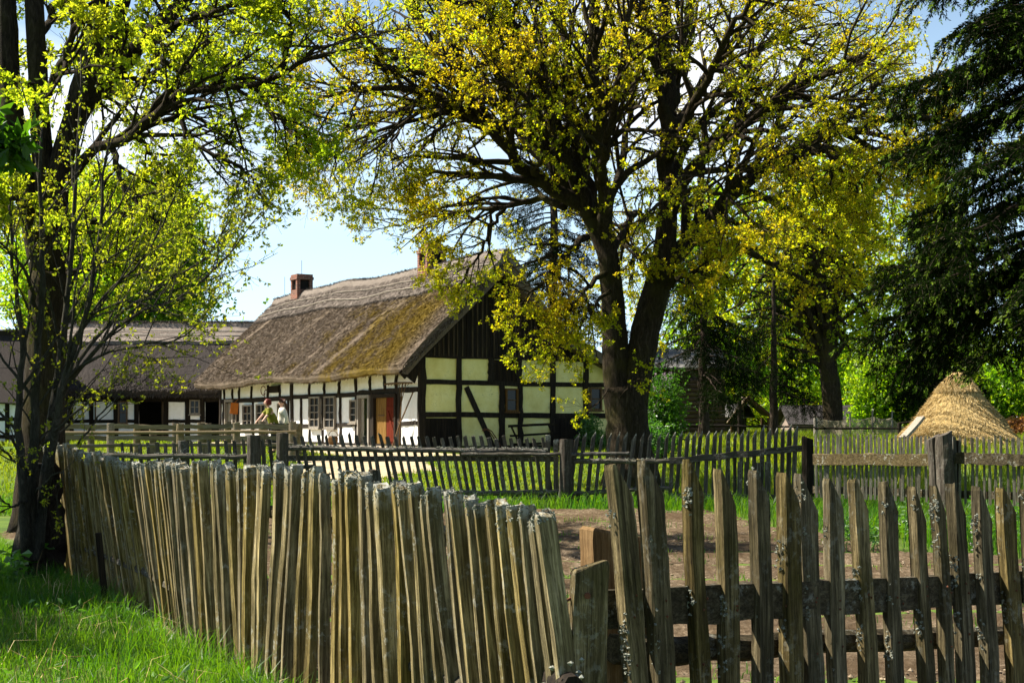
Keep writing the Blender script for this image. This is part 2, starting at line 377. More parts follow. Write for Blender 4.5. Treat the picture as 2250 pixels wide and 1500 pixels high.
M['path'] = rough_mat('trodden_sand', [(.3, (.24, .19, .10)), (.6, (.42, .34, .22)), (.8, (.54, .45, .33))], 2.5, rnd=False)
# ================================================================== ground
def inside_poly(x, y, poly):
    r = np.zeros(np.shape(x), bool); n = len(poly)
    for i in range(n):
        x0, y0 = poly[i]; x1, y1 = poly[(i + 1) % n]
        c = ((y0 > y) != (y1 > y)) & (x < (x1 - x0) * (y - y0) / (y1 - y0 + 1e-12) + x0)
        r ^= c
    return r
def grid(xs, ys, zf):
    X, Y = np.meshgrid(xs, ys); Z = zf(X, Y)
    v = np.stack([X, Y, Z], -1).reshape(-1, 3); nx = len(xs); ny = len(ys)
    i = np.arange(ny - 1)[:, None] * nx + np.arange(nx - 1)[None, :]
    return v, np.stack([i, i + 1, i + nx + 1, i + nx], -1).reshape(-1, 4)
xs = np.unique(np.concatenate([np.linspace(-16, 16, 81), 16 + np.geomspace(1, 400, 30), -16 - np.geomspace(1, 400, 30)]))
ys = np.unique(np.concatenate([np.linspace(-30, 90, 301), 90 + np.geomspace(1, 420, 26)]))
mb = MB(); mb.add(*grid(xs, ys, gz))
structure(mb.build('ground', M['ground'], smooth=True))['label'] = 'grassy ground of the farmyard'

# the old fence line, left of which the lawn lies
FPX = np.array([96., 120, 270, 400, 1190]); FZ = np.array([14.9, 14.4, 11.8, 9.4, 5.3])
def fence_x(y):
    yy = FZ[::-1]; xx = ((FPX - CX) / F * FZ)[::-1]
    return np.interp(y, np.concatenate([[0, 4.2], yy, [30]]), np.concatenate([[2.2, .72], xx, [-12.]]))
def soil_mask(X, Y):
    right = np.interp(Y, [0, 13, 14.5, 15.9, 19.2, 25.2], [30, 30, 8, 5.4, 4.0, 3.4])
    m = np.minimum(np.minimum(X - fence_x(Y) - .1, right - X), np.minimum(Y - 1.5, 24.8 - Y))
    m = m + .35 * hnoise(X * 1.3, Y * 1.3) + .18 * hnoise(X * 4, Y * 4.3)
    return np.clip(m / .5 + .4, 0, 1)
def soil_z(X, Y):
    k = soil_mask(X, Y)
    r = .012 * hnoise(X * 5.1, Y * 4.7) + .012 * hnoise(X * 13, Y * 11 + 3) + RNG.normal(0, .006, X.shape)
    rowz = .035 * np.sin(Y * 4.4 + .5 * np.sin(X * 1.1)) + .02 * hnoise(X * 2.3, Y * 2.9)
    return gz(X, Y) - .06 + k * (.085 + r + rowz)
mb = MB(); mb.add(*grid(np.linspace(-7, 12, 280), np.linspace(2, 25.6, 330), soil_z))
structure(mb.build('soil_bed', M['soil'], smooth=True))['label'] = 'bare sandy soil of the garden bed'
def path_z(X, Y):
    m = 1 - np.minimum(np.hypot((X + 3.9) / 2.0, (Y - 37.5) / 4.5), np.abs(X + 4.6 + (Y - 44) * .6) / 2.0 + 9 * (Y < 41)) 
    k = np.clip((m + .22 * hnoise(X * 1.1, Y * .9) + .1 * hnoise(X * 3.3, Y * 3)) / .25 + .3, 0, 1)
    return gz(X, Y) - .05 + k * .075
mb = MB(); mb.add(*grid(np.linspace(-24, 2, 120), np.linspace(30, 62, 140), path_z))
structure(mb.build('path', M['path'], smooth=True))['label'] = 'trodden sandy yard along the cottage'

# clods and crumbs of soil
ico = np.array([[0, 0, 1], [.9, 0, .2], [.28, .85, .2], [-.72, .53, .2], [-.72, -.53, .2], [.28, -.85, .2], [0, 0, -1]], float)
icof = np.array([[0, 1, 2], [0, 2, 3], [0, 3, 4], [0, 4, 5], [0, 5, 1], [6, 2, 1], [6, 3, 2], [6, 4, 3], [6, 5, 4], [6, 1, 5]])
def lumps(mb, c, r, m=0, flat=.7):
    n = len(c); v = ico[None] * (1 + RNG.normal(0, .22, (n, 7, 3))); v[..., 2] *= flat
    a = RNG.uniform(0, 6.28, n); ca, sa = np.cos(a)[:, None], np.sin(a)[:, None]
    v = np.stack([v[..., 0] * ca - v[..., 1] * sa, v[..., 0] * sa + v[..., 1] * ca, v[..., 2]], -1)
    v = v * np.broadcast_to(r, (n,))[:, None, None] + np.asarray(c)[:, None, :]
    mb.add(v.reshape(-1, 3), (np.arange(n)[:, None, None] * 7 + icof[None]).reshape(-1, 3), m)
n = 26000
x = RNG.uniform(-4, 9, n); y = 3.5 + 21.5 * RNG.uniform(0, 1, n) ** 1.5
k = soil_mask(x, y) > .6; x = x[k]; y = y[k]
r = np.minimum(.006 * np.exp(RNG.normal(0, .7, len(x))), .022)
mb = MB(); lumps(mb, np.stack([x, y, gz(x, y) + .022], 1), r)
tag(mb.build('soil_clods', M['clod']), 'loose clods of earth scattered on the sandy bed', 'soil', kind='stuff')

# ------------------------------------------------------------------ grass
def scatter(n, x0, x1, y0, y1, cond, pw=1.0):
    x = RNG.uniform(x0, x1, n); y = y0 + (y1 - y0) * RNG.uniform(0, 1, n) ** pw
    k = cond(x, y); x = x[k]; y = y[k]
    return np.stack([x, y, gz(x, y)], 1)
mb = MB()
p = scatter(150000, -7.5, .3, 4.5, 18, lambda x, y: (x < fence_x(y) - .05) & (x > -.37 * y - .6), 1.3)
d = fence_x(p[:, 1]) - p[:, 0]
h = (.07 + .11 * RNG.uniform(0, 1, len(p)) ** 2) * (1 + .5 * hnoise(p[:, 0] * 1.7, p[:, 1] * 1.7)).clip(.4, 1.6)
h += (d < .35) * RNG.uniform(0, .14, len(p))
blades(mb, p, h, .0055, .9)
# taller tufts by the old fence
c = scatter(110, -6, 0, 5.5, 15, lambda x, y: (x < fence_x(y) - .04) & (x > fence_x(y) - 1.0))
q = np.repeat(c, 16, 0) + np.concatenate([RNG.normal(0, .05, (len(c) * 16, 2)), np.zeros((len(c) * 16, 1))], 1)
blades(mb, q, RNG.uniform(.14, .46, len(q)), .006, 1.0)
q = scatter(5200, -7.5, .3, 4.5, 17, lambda x, y: (x < fence_x(y) - .05) & (x > -.37 * y - .6) & (hnoise(x * 2, y * 2) > -.1), 1.3)
blades(mb, q, RNG.uniform(.10, .32, len(q)), .006, 1.1, 1)
q = scatter(900, -6, 0, 5, 15, lambda x, y: (x < fence_x(y) - .05) & (x > -.37 * y) & (hnoise(x * 1.6 + 4, y * 1.6) > .1))
kites(mb, q + np.stack([np.zeros(len(q)), np.zeros(len(q)), RNG.uniform(.05, .16, len(q))], 1), RNG.normal(size=q.shape) * [1, 1, .35] + [0, 0, .3], RNG.uniform(.04, .09, len(q)), .03, 2)
tag(mb.build('grass', [M['grass'], M['straw_loose'], M['weed']]), 'lush green grass in front of the weathered fence', 'grass', kind='stuff')
mb = MB()
p = scatter(26000, 3, 11, 13.5, 26.5, lambda x, y: (soil_mask(x, y) < .35) & (x > np.interp(y, [13, 16, 19, 26], [5.6, 5.0, 3.8, 3.3])))
blades(mb, p, RNG.uniform(.14, .42, len(p)), .010, .7)
p = scatter(15000, -10, 4, 24.4, 27, lambda x, y: (RNG.uniform(0, 1, len(x)) < .75))
blades(mb, p, RNG.uniform(.10, .40, len(p)), .011, .8)
p = scatter(2400, -3.5, 5, 7, 25, lambda x, y: (hnoise(x * 1.4, y * 1.4) > .25) & (soil_mask(x, y) > .3))
q = np.repeat(p, 6, 0) + np.concatenate([RNG.normal(0, .05, (len(p) * 6, 2)), np.full((len(p) * 6, 1), .02)], 1)
blades(mb, q, RNG.uniform(.03, .13, len(q)), .008, 1.0)
tag(mb.build('verge_grass', M['grass']), 'tall grass growing along the foot of the picket fence', 'grass', kind='stuff')
mb = MB()
p = scatter(70000, -15, 10, 26.6, 48, lambda x, y: path_z(x, y) < gz(x, y) - .003 + .02 * (RNG.uniform(0, 1, len(x)) < .12))
blades(mb, p, RNG.uniform(.05, .13, len(p)), .022, .8)
p = scatter(85000, 2.5, 34, 27, 86, lambda x, y: (x > 1 + .08 * y) & (x < .38 * y + 1), .8)
blades(mb, p, RNG.uniform(.16, .50, len(p)), .03, .5)
p = scatter(12000, -26, -3, 48, 60, lambda x, y: path_z(x, y) < gz(x, y) - .003)
blades(mb, p, RNG.uniform(.06, .2, len(p)), .03, .6)
tag(mb.build('meadow_grass', M['yardgrass']), 'sunlit bright green meadow grass behind the picket fence', 'grass', kind='stuff')

# nettles on the bank: individual weeds
def weed(name, x, y, h, label, group, k=9, leaf=.07):
    w = thing(name, (x, y, float(gz(x, y))), RNG.uniform(0, 6), label, 'weed', group)
    st = MB(); lf = MB(); pts = []
    for s in range(4):
        a = RNG.uniform(0, 6.28); hh = h * RNG.uniform(.6, 1.1); b = RNG.uniform(.05, .16)
        q = np.array([[b * math.cos(a) * t * t + .03 * s * math.cos(a), b * math.sin(a) * t * t + .03 * s * math.sin(a), hh * t] for t in np.linspace(0, 1, 6)])
        st.tube(q, np.linspace(.006, .002, 6), 4)
        for t in np.linspace(.25, 1, k):
            c = np.array([np.interp(t * 5, range(6), q[:, i]) for i in range(3)]); pts += [c] * 2
    pts = np.array(pts); d = RNG.normal(size=pts.shape); d[:, 2] = d[:, 2] * .3 - .05
    kites(lf, pts, d, RNG.uniform(.6, 1.2, len(pts)) * leaf, leaf * .55, fold=.2)
    st.build('stem', M['weed'], w); lf.build('leaves', M['weed'], w)
for i, (px, py) in enumerate(((1880, 1130), (1935, 1105), (1900, 1165), (1960, 1150), (1990, 1125), (2115, 1120), (2150, 1140), (2180, 1170), (2230, 1180), (1850, 1150), (2240, 1130))):
    d = 17.2 + RNG.uniform(-.6, 2); x = (px - CX) / F * d
    weed('nettle', x, d, RNG.uniform(.35, .6), 'leafy green nettle on the grassy bank behind the gate', 'nettles on the bank behind the gate')
for i, (px, py) in enumerate(((60, 1275), (110, 1265), (30, 1300))):
    d = 1.44 * F / (py - HZ) ; x = (px - CX) / F * d
    weed('broadleaf_weed', x, d, RNG.uniform(.25, .4), 'broad leaved weed in the grass below the dark trunk', 'weeds at the foot of the left tree', 6, .13)

# ================================================================== pickets and fences
def picket_mb(h, w, t, top='slant', cut=.1, wob=.004, lich=0, rings=14, lump=0, notch=0.0):
    """a split picket, base at z=0; x along the fence, front towards -y"""
    mb = MB()
    c = .09
    prof = np.array([[-1, -1 + 2 * c], [-1 + c, -1], [1 - c, -1], [1, -1 + c], [1, 1 - c], [1 - c, 1], [-1 + c, 1], [-1, 1 - c]]) * [w / 2, t / 2]
    prof = prof * (1 + RNG.normal(0, .07, prof.shape))
    xr = prof[:, 0] / (w / 2)
    if top == 'slant': zt = h - cut * np.clip((xr + .45) / 1.45, 0, 1)
    elif top == 'back': zt = h - cut * np.clip((.45 - xr) / 1.45, 0, 1)
    elif top == 'point': zt = h - cut * np.abs(xr - RNG.uniform(-.25, .25))
    else: zt = h - .012 * xr ** 2 - cut * xr * RNG.uniform(-.3, .3)
    f = np.concatenate([np.linspace(0, .9, rings - 3), [.95, .985, 1.0]])
    fz = f * h; ph = RNG.uniform(0, 6.28, 4)
    ox = wob * 1.6 * (np.sin(fz * 2.2 + ph[0]) + .45 * np.sin(fz * 6.1 + ph[1])) + RNG.normal(0, wob * .16, rings)
    oy = wob * 1.6 * (np.sin(fz * 2.0 + ph[2]) + .45 * np.sin(fz * 5.7 + ph[3])) + RNG.normal(0, wob * .16, rings)
    ox -= ox[0]; oy -= oy[0]
    sw = 1 + np.cumsum(RNG.normal(0, .012, rings)); sw[-1] *= .9
    V = []; A = []
    for i in range(rings):
        r = prof * sw[i] * (1 + RNG.normal(0, .012, prof.shape))
        z = f[i] * zt + (RNG.normal(0, .004, 8) if i == rings - 1 else 0)
        V.append(np.stack([r[:, 0] + ox[i], r[:, 1] + oy[i], z], 1))
        A.append(np.clip((z - (h - RNG.uniform(.8, 1.2) * lich)) / (lich + 1e-6) * 1.3, 0, 1) if lich else np.zeros(8))
    j = np.arange(8); j2 = (j + 1) % 8
    fs = np.concatenate([np.stack([i * 8 + j, i * 8 + j2, i * 8 + 8 + j2, i * 8 + 8 + j], 1) for i in range(rings - 1)])
    o = (rings - 1) * 8
    cap = np.array([[o + q for q in range(8)]])
    mb.add(np.concatenate(V), [fs, cap], 0, np.concatenate(A))
    if lump:
        V = np.concatenate(V); sel = V[V[:, 2] > h - max(lich, .05) * RNG.uniform(.9, 1.9)]
        if len(sel):
            k = RNG.integers(0, len(sel), lump); k2 = RNG.integers(0, len(sel), lump)
            u = RNG.uniform(0, .5, (lump, 1)); c = sel[k] * (1 - u) + sel[k2] * u
            c[:, 2] = np.minimum(c[:, 2], h)
            r = RNG.uniform(.0025, .007, lump)
            lumps(mb, c, r, 1, .9)
            kites(mb, np.repeat(c, 5, 0), RNG.normal(size=(lump * 5, 3)), RNG.uniform(.004, .010, lump * 5), .009, 1)
    return mb
def set_lean(o, x, y, z, a, lean_img, back=0.0):
    """stand a picket at x,y,z with its x axis along angle a, leaning in the picture direction"""
    R = Matrix.Rotation(-lean_img, 3, 'Y') @ Matrix.Rotation(back, 3, 'X') @ Matrix.Rotation(a, 3, 'Z')
    o.matrix_basis = Matrix.Translation((x, y, z)) @ R.to_4x4()

# --- the old fence in front, on the left
fence = thing('picket_fence', (0, 0, 0), 0, 'old weathered picket fence with lichen crusted tops beside the lawn', 'fence')
top_px = np.array([100, 120, 270, 400, 540, 620, 760, 900, 1050, 1195.])
lean_d = np.radians(np.array([4, 5, 9, 5, 0, -3, .5, 4, 6.5, 7.5]))
htop = np.array([1.29, 1.28, 1.21, 1.23, 1.23, 1.215, 1.20, 1.20, 1.17, 1.165])
pxs = np.linspace(1190, 104, 900); zz = np.interp(pxs, FPX, FZ); xx = (pxs - CX) / F * zz
s = np.concatenate([[0], np.cumsum(np.hypot(np.diff(xx), np.diff(zz)))])
k = 0; pos = 0.0
rail_pts = []
while pos < s[-1]:
    px = np.interp(pos, s, pxs); Z = np.interp(px, FPX, FZ); X = (px - CX) / F * Z
    i0 = np.interp(pos - .1, s, xx), np.interp(pos - .1, s, zz); i1 = np.interp(pos + .1, s, xx), np.interp(pos + .1, s, zz)
    ang = math.atan2(i0[1] - i1[1], i0[0] - i1[0])      # local x towards the near end
    if pos < .15: ang = math.atan2(-4.1, 2.25)
    ln = np.interp(px, top_px, lean_d) + RNG.normal(0, .008)
    h = np.interp(px, top_px, htop) + RNG.normal(0, .020)
    bx = X + math.tan(ln) * h
    far = px < 275
    pm = picket_mb(h, RNG.uniform(.032, .054) * (1.3 if far else 1), RNG.uniform(.052, .068), RNG.choice(['round', 'round', 'slant', 'back']), RNG.uniform(.015, .05), .005, RNG.uniform(.04, .10), 14, 70)
    o = pm.build('picket', [M['picket'], M['lichen']], fence, attname='lich')
    set_lean(o, bx, Z, float(gz(bx, Z)) - .01, ang + RNG.normal(0, .05), ln, RNG.normal(0, .012))
    rail_pts.append((X + math.tan(ln) * h * .3, Z, X + math.tan(ln) * h * .75))
    pos += RNG.uniform(.112, .142); k += 1
rp = np.array(rail_pts[7::6] + [rail_pts[-1]])
for zc, xi in ((.30, 0), (.95, 2)):
    mb = MB(); b = rp[::-1]
    pts = np.stack([b[:, xi] + .07, b[:, 1] + .035, np.full(len(b), zc)], 1)
    mb.tube(pts, .038, 7, rough=.1); mb.build('rail', M['rail'], fence)
mb = MB(); a = P(232, 1168, 11.6); mb.bar((a[0] + .02, 11.55, .0), (a[0] - .03, 11.5, a[2]), .045, .03, (0, 1, 0)); mb.build('stake', M['timber'], fence)

# --- slanted low gate on the right
gate = thing('wooden_gate', (0, 0, 0), 0, 'weathered picket gate with slanted picket tops standing in front of the bare soil', 'gate')
gpx = [1333, 1418, 1510, 1577, 1652, 1708, 1757, 1812, 1872, 1937, 2003, 2046, 2083, 2133, 2193, 2243, 2285]
gpy = [1016, 1006, 1009, 1028, 1031, 1036, 1041, 1048, 1050, 1059, 1067, 1064, 1060, 1068, 1069, 1072, 1074]
gln = [6, 3.2, 1.5, 1.5, 1, 1.2, 2, 2, 2.2, 2, 2.5, 2.8, 3, 3, 3, 3, 3]
ga = math.atan2(1.5, 2.1)
def gZ(px): return np.interp(px, [1250, 2290], [5.42, 7.05])
for px, py, ln in zip(gpx, gpy, gln):
    Z = gZ(px); p = P(px + 16, py, Z); h = p[2] - .02; l = math.radians(ln)
    pm = picket_mb(h, RNG.uniform(.074, .088) * (.78 if px in (2003, 2046) else 1), RNG.uniform(.050, .058), 'slant', RNG.uniform(.11, .16), .004, 0, 18, 0)
    for q in range(7):   # lichen crust in patches on the lit edge
        zc = h * RNG.uniform(.35, .97); r = RNG.uniform(.006, .014, 16)
        n = RNG.integers(4, 16)
        c = np.stack([-.044 + RNG.normal(0, .003, n), RNG.uniform(-.026, .02, n), zc + RNG.normal(0, .03, n)], 1)
        if RNG.uniform() < .55: lumps(pm, c, r[:n] * .5, 1, .7); kites(pm, np.repeat(c, 5, 0), RNG.normal(size=(n * 5, 3)), RNG.uniform(.005, .012, n * 5), .010, 1)
    for zc in (.735, .70, .52): lumps(pm, np.array([[RNG.normal(0, .014), -.030, zc + RNG.normal(0, .02) - (px - 1330) * .00008]]), .0065, 2, 1)
    o = pm.build('picket', [M['picket_dark'], M['lichen'], M['rust']], gate, attname='lich')
    set_lean(o, p[0] + math.tan(l) * h, Z, .02, ga + RNG.normal(0, .03), l)
mb = MB(); off = np.array([-.58, .81, 0]) * .055
a = P(1335, 1342, gZ(1335)) + off; b = P(2300, 1288, gZ(2300)) + off
mb.bar(a, b, .045, .15, (0, 0, 1), seg=14, wob=.004, jit=.03); mb.build('rail', [M['rail']], gate)
mb = MB(); a = P(1390, 1440, gZ(1390)) + off * 2.2; b = P(2300, 1396, gZ(2300)) + off * 2.2
mb.tube(np.linspace(a, b, 16) + RNG.normal(0, .006, (16, 3)), np.linspace(.062, .045, 16), 9, rough=.06); mb.build('rail', [M['rail']], gate)
mb = MB(); a = P(1290, 1232, 5.36); bz = np.array([a[0], 5.36, -.1])
pm = picket_mb(a[2] + .1, .132, .06, 'back', .03, .004, 0, 16, 6)
o = pm.build('stile', [M['picket_dark'], M['lichen']], gate, attname='lich'); set_lean(o, a[0] - .01, 5.36, -.1, ga * .35, math.radians(-1))
mb = MB(); c = P(1291, 1308, 5.32); mb.tube([c, c + [0, -.012, 0]], [.013, .011], 8); mb.build('bolt', M['rust'], gate)
mb = MB(); a = P(1250, 1318, 5.34); pts = [P(px, py, 5.35 + dz) for px, py, dz in ((1258, 1312, .02), (1246, 1318, 0), (1237, 1330, -.01), (1232, 1346, -.015), (1235, 1362, -.01), (1244, 1376, 0), (1256, 1384, .03))]
mb.tube(pts, .0055, 6); mb.build('wire_loop', M['rust'], gate)

gp = thing('gate_post', P(1350, 1150, 5.95) * [1, 1, 0], 0, 'thick freshly split pale post behind the first picket of the gate', 'post')
pm = picket_mb(P(1335, 1153, 5.95)[2], .225, .12, 'slant', .055, .006, 0, 20, 0)
o = pm.build('trunk_board', [M['fresh'], M['lichen']], gp, attname='lich'); o.rotation_euler = (0, 0, .38)
mb = MB(); 
for px, py, r in ((1391, 1213, .012), (1393, 1226, .018)):
    c = P(px, py, 5.86); mb.tube([c + [0, .06, 0], c, c + [.0, -.012, .002]], [r, r * 1.15, r * .7], 9)
o = mb.build('knot', M['brown'], None); o.parent = gp; o.location = [-q for q in gp.location]
# a short log and moss lying in the gap
mb = MB(); a = P(1205, 1478, 5.6); b = P(1262, 1510, 5.2); mb.tube(np.linspace(a, b, 6), [.035, .045, .045, .045, .045, .04], 9, rough=.08)
lumps(mb, np.linspace(a, b, 20) + RNG.normal(0, .03, (20, 3)) + [0, 0, .04], .014, 1)
tag(mb.build('mossy_log', [M['timber'], M['lichen']]), 'dark mossy log end lying in the gap beside the gate', 'log')

# --- the long fence across the middle
PV = {}
def variants(key, n, *a):
    if key not in PV: PV[key] = [picket_mb(*a).build('picket', [M['picket_grey'] if 'pale' not in key else M['picket_pale'], M['lichen']], attname='lich') for _ in range(n)]
    return PV[key]
USED = set()
def use(proto):
    if proto.name not in USED: USED.add(proto.name); return proto
    o = proto.copy(); COL.objects.link(o); return o
def run(fn, key, pxs, top, bot, Z, lean, wscale=1.0, a0=0.0):
    pr = variants(key, 6, 1.0, .062, .028, 'back' if key == 'back' else 'point', .085, .004, .05, 12, 3)
    for px in pxs:
        d = Z(px); p = P(px, top(px) + RNG.normal(0, 2.2), d); l = math.radians(lean(px)) + RNG.normal(0, .012); h = p[2] - (EYE + (HZ - bot(px)) / F * d)
        o = use(pr[RNG.integers(0, len(pr))]); o.parent = fn; o.scale = (wscale * RNG.uniform(.85, 1.2), 1, h)
        x = p[0] + math.tan(l) * h
        R = Matrix.Rotation(-l, 4, 'Y') @ Matrix.Rotation(a0 + RNG.normal(0, .06), 4, 'Z')
        o.matrix_basis = Matrix.Translation((x, d, p[2] - h)) @ R @ Matrix.Diagonal((wscale * RNG.uniform(.85, 1.2), 1.2, h, 1))
def pole(fn, name, a, b, r, mat, sides=8, rough=.05, n=14, sag=.0, lich=0):
    mb = MB(); pts = np.linspace(a, b, n) + RNG.normal(0, r * .12, (n, 3)); pts[:, 2] -= sag * np.sin(np.linspace(0, np.pi, n))
    r *= .88; mb.tube(pts, np.linspace(r, r * .85, n), sides, rough=rough)
    if lich:
        i = RNG.integers(0, n, lich); u = RNG.uniform(0, 1, (lich, 1)); c = pts[i] * u + pts[(i + 1).clip(max=n - 1)] * (1 - u); c[:, 2] += r * .9
        c += RNG.normal(0, .35 * r, c.shape) * [1, 1, .2]
        lumps(mb, c, RNG.uniform(.15, .4, lich) * r, 1); kites(mb, np.repeat(c, 3, 0), RNG.normal(size=(lich * 3, 3)), .03, .03, 1)
    return mb.build(name, [mat, M['lichen']], fn)
def post(fn, px, py, d, r, mat, name='post', base=None, flat=None, lean=0, slant=0, rough=.04):
    t = P(px, py, d); b = np.array([t[0] + lean, d, float(gz(t[0], d)) - .1 if base is None else base]); n = 9
    mb = MB(); pts = np.linspace(b, t, n); rr = np.linspace(r * 1.08, r, n); 
    ao = MB(); ao.tube(pts, rr, 11, rough=rough)
    V = ao.v[0]; top = V[-11:]; top[:, 2] -= (top[:, 0] - t[0]) * slant + RNG.normal(0, .006, 11)
    mb.add(V, ao.f, 0)
    if flat: V[:, 1] = (V[:, 1] - d) * flat + d
    mb.v[0] = V
    return mb.build(name, [mat, M['lichen']], fn)

mid = thing('picket_fence', (0, 26, 0), 0, 'dark grey garden fence with leaning pointed pickets in front of the cottage', 'fence')
mid.location = (0, 0, 0)
Zm = lambda px: np.interp(px, [200, 1240, 1790], [27.2, 26, 25.2])
run(mid, 'point', list(np.arange(268, 545, 19)) + list(np.arange(575, 606, 16)) + list(np.arange(645, 1195, 17)),
    lambda p: np.interp(p, [268, 540, 700, 1000, 1190], [966, 957, 942, 945, 948]), lambda p: np.interp(p, [268, 700, 1190], [1085, 1088, 1100]), Zm,
    lambda p: np.interp(p, [268, 540, 650, 900, 1150], [3, 3, 9, 12, 9]))
B = lambda px, py, dz=-.09: P(px, py, Zm(px) + dz)
pole(mid, 'rail', B(120, 1000), B(550, 1003), .062, M['old_rail'], lich=90)
pole(mid, 'rail', B(262, 1062), B(560, 1062), .05, M['old_rail'])
pole(mid, 'rail', B(625, 984), B(1200, 992), .058, M['old_rail'], lich=140)
mb = MB(); mb.bar(B(628, 1006, .06), B(1228, 1008, .06), .045, .10, seg=12, wob=.006); mb.build('rail', M['old_rail'], mid)
pole(mid, 'rail', B(930, 1083), B(1232, 1080), .05, M['old_rail'], lich=40)
mb = MB(); mb.bar(B(660, 1082, .06), B(1232, 1086, .06), .04, .08, seg=12, wob=.006); mb.build('rail', M['old_rail'], mid)
pole(mid, 'rail', B(1015, 999, -.2), B(1236, 997, -.2), .042, M['old_rail'])
pole(mid, 'rail', B(625, 1028), B(690, 1024), .05, M['old_rail'])
pole(mid, 'rail', B(1165, 1093), B(1240, 1090), .05, M['old_rail'])
post(mid, 558, 956, 26.4, .125, M['post'], rough=.03, slant=.05); post(mid, 621, 951, 26.35, .108, M['post'], rough=.03)
post(mid, 404, 968, 27, .10, M['old_rail']); post(mid, 820, 1032, 26.2, .09, M['post'])
for px, tp in ((1203, 948), (1222, 958)):
    pm = picket_mb(1, .09, .05, 'round', .02, .003, .1, 10, 3); h = B(px, tp)[2] - .05
    o = pm.build('picket', [M['picket_grey'], M['lichen']], mid, attname='lich'); o.location = [float(q) for q in B(px, tp, 0) * [1, 1, 0]]; o.scale = (1, 1, h)

mid2 = thing('picket_fence', (0, 0, 0), 0, 'dark picket fence with rising rail between thick round post and black post', 'fence')
run(mid2, 'back', list(np.arange(1268, 1480, 18)) + list(np.arange(1480, 1756, 14.9)),
    lambda p: np.interp(p, [1268, 1480, 1600, 1755], [948, 948, 943, 934]), lambda p: np.interp(p, [1268, 1760], [1100, 1108]), Zm,
    lambda p: np.interp(p, [1268, 1450, 1600, 1755], [-7, -5, -1, 0]))
pole(mid2, 'rail', B(1256, 1013), B(1480, 1012), .055, M['old_rail'], lich=30)
mb = MB(); mb.bar(B(1470, 1012), B(1768, 985), .06, .11, seg=12, wob=.01, jit=.06); mb.build('rail', M['old_rail'], mid2)
pole(mid2, 'rail', B(1256, 998, -.2), B(1382, 996, -.2), .042, M['old_rail'])
pole(mid2, 'rail', B(1254, 1084), B(1472, 1071, -.1), .05, M['old_rail'])
mb = MB(); mb.bar(B(1470, 1090), B(1765, 1092), .05, .09, seg=10, wob=.006); mb.build('rail', M['old_rail'], mid2)
post(mid2, 1245, 965, 25.85, .125, M['post'], rough=.03)
post(mid2, 1775, 962, 25.1, .105, M['timber'], rough=.06, slant=.25)
for px, a, b in ((1625, 1014, 1096), (1640, 1014, 1096), (1667, 1016, 1092), (1685, 1014, 1092)):
    p = B(px, a); mb = MB(); mb.bar(B(px, b), p, .075, .03, (0, 1, 0), jit=.05); mb.build('board', M['picket_grey'], mid2)

right = thing('picket_fence', (0, 0, 0), 0, 'grey narrow picket fence with a thick plank rail in front of the straw hut', 'fence')
Zr = lambda px: np.interp(px, [1780, 2060, 2300], [24.6, 22.6, 21.2])
run(right, 'point_pale', list(np.arange(1793, 2042, 9.2)) + list(np.arange(2096, 2300, 12.8)),
    lambda p: np.interp(p, [1790, 2000, 2250], [943, 946, 948]), lambda p: np.interp(p, [1790, 2250], [1092, 1112]), Zr, lambda p: 0.4, .62, -.35)
Br = lambda px, py, dz=-.10: P(px, py, Zr(px) + dz)
mb = MB(); mb.bar(Br(1788, 1009), Br(2046, 1010), .05, .185, seg=16, wob=.006, jit=.05); mb.build('rail', [M['rail']], right)
mb = MB(); mb.bar(Br(2100, 1006), Br(2310, 1012), .05, .17, seg=16, wob=.006, jit=.05); mb.build('rail', [M['rail']], right)
mb = MB(); mb.bar(Br(1788, 1075, .05), Br(2310, 1092, .05), .05, .12, seg=16, wob=.006); mb.build('rail', [M['rail']], right)
post(right, 2050, 960, 22.5, .10, M['post'], slant=-.45, lean=.1); post(right, 2073, 953, 22.3, .125, M['post'], slant=-.4, lean=.06)
post(right, 2100, 967, 22.5, .075, M['timber'])
# --- bleached rail fences of the yard, before the cottages
ra = thing('rail_fence', (0, 0, 0), 0, 'pale pole rail fence with split posts nearest the two people', 'fence')
za = 38.5
for px, tp in ((132, 934), (243, 930), (396, 931), (520, 928), (643, 926)): post(ra, px, tp, za, .10, M['yardwood'], flat=.5, slant=-.1)
for y in (948, 976): pole(ra, 'rail', P(110, y + 3, za - .12), P(650, y, za - .12), .055, M['yardwood'])
rb = thing('rail_fence', (0, 0, 0), 0, 'bleached plank rail fence that the people lean on', 'fence')
zb = 41.0
for px, tp in ((145, 931), (200, 934), (301, 931), (336, 934), (386, 928), (442, 928), (457, 930), (501, 926), (576, 925), (655, 930)): post(rb, px, tp, zb, .10, M['yardwood'], flat=.5)
for y, w in ((937, .13), (962, .12)):
    xs_ = [110, 145, 243, 301, 386, 450, 520, 576, 652]
    for i in range(len(xs_) - 1):
        mb = MB(); mb.bar(P(xs_[i] - 3, y + RNG.normal(0, 1), zb - .10), P(xs_[i + 1] + 3, y + RNG.normal(0, 1), zb - .10), .045, w * RNG.uniform(.85, 1.1), seg=6, wob=.006, jit=.04); mb.build('rail', M['yardwood'], rb)

for pr in PV.values():
    for o in pr:
        if o.parent is None: bpy.data.objects.remove(o)
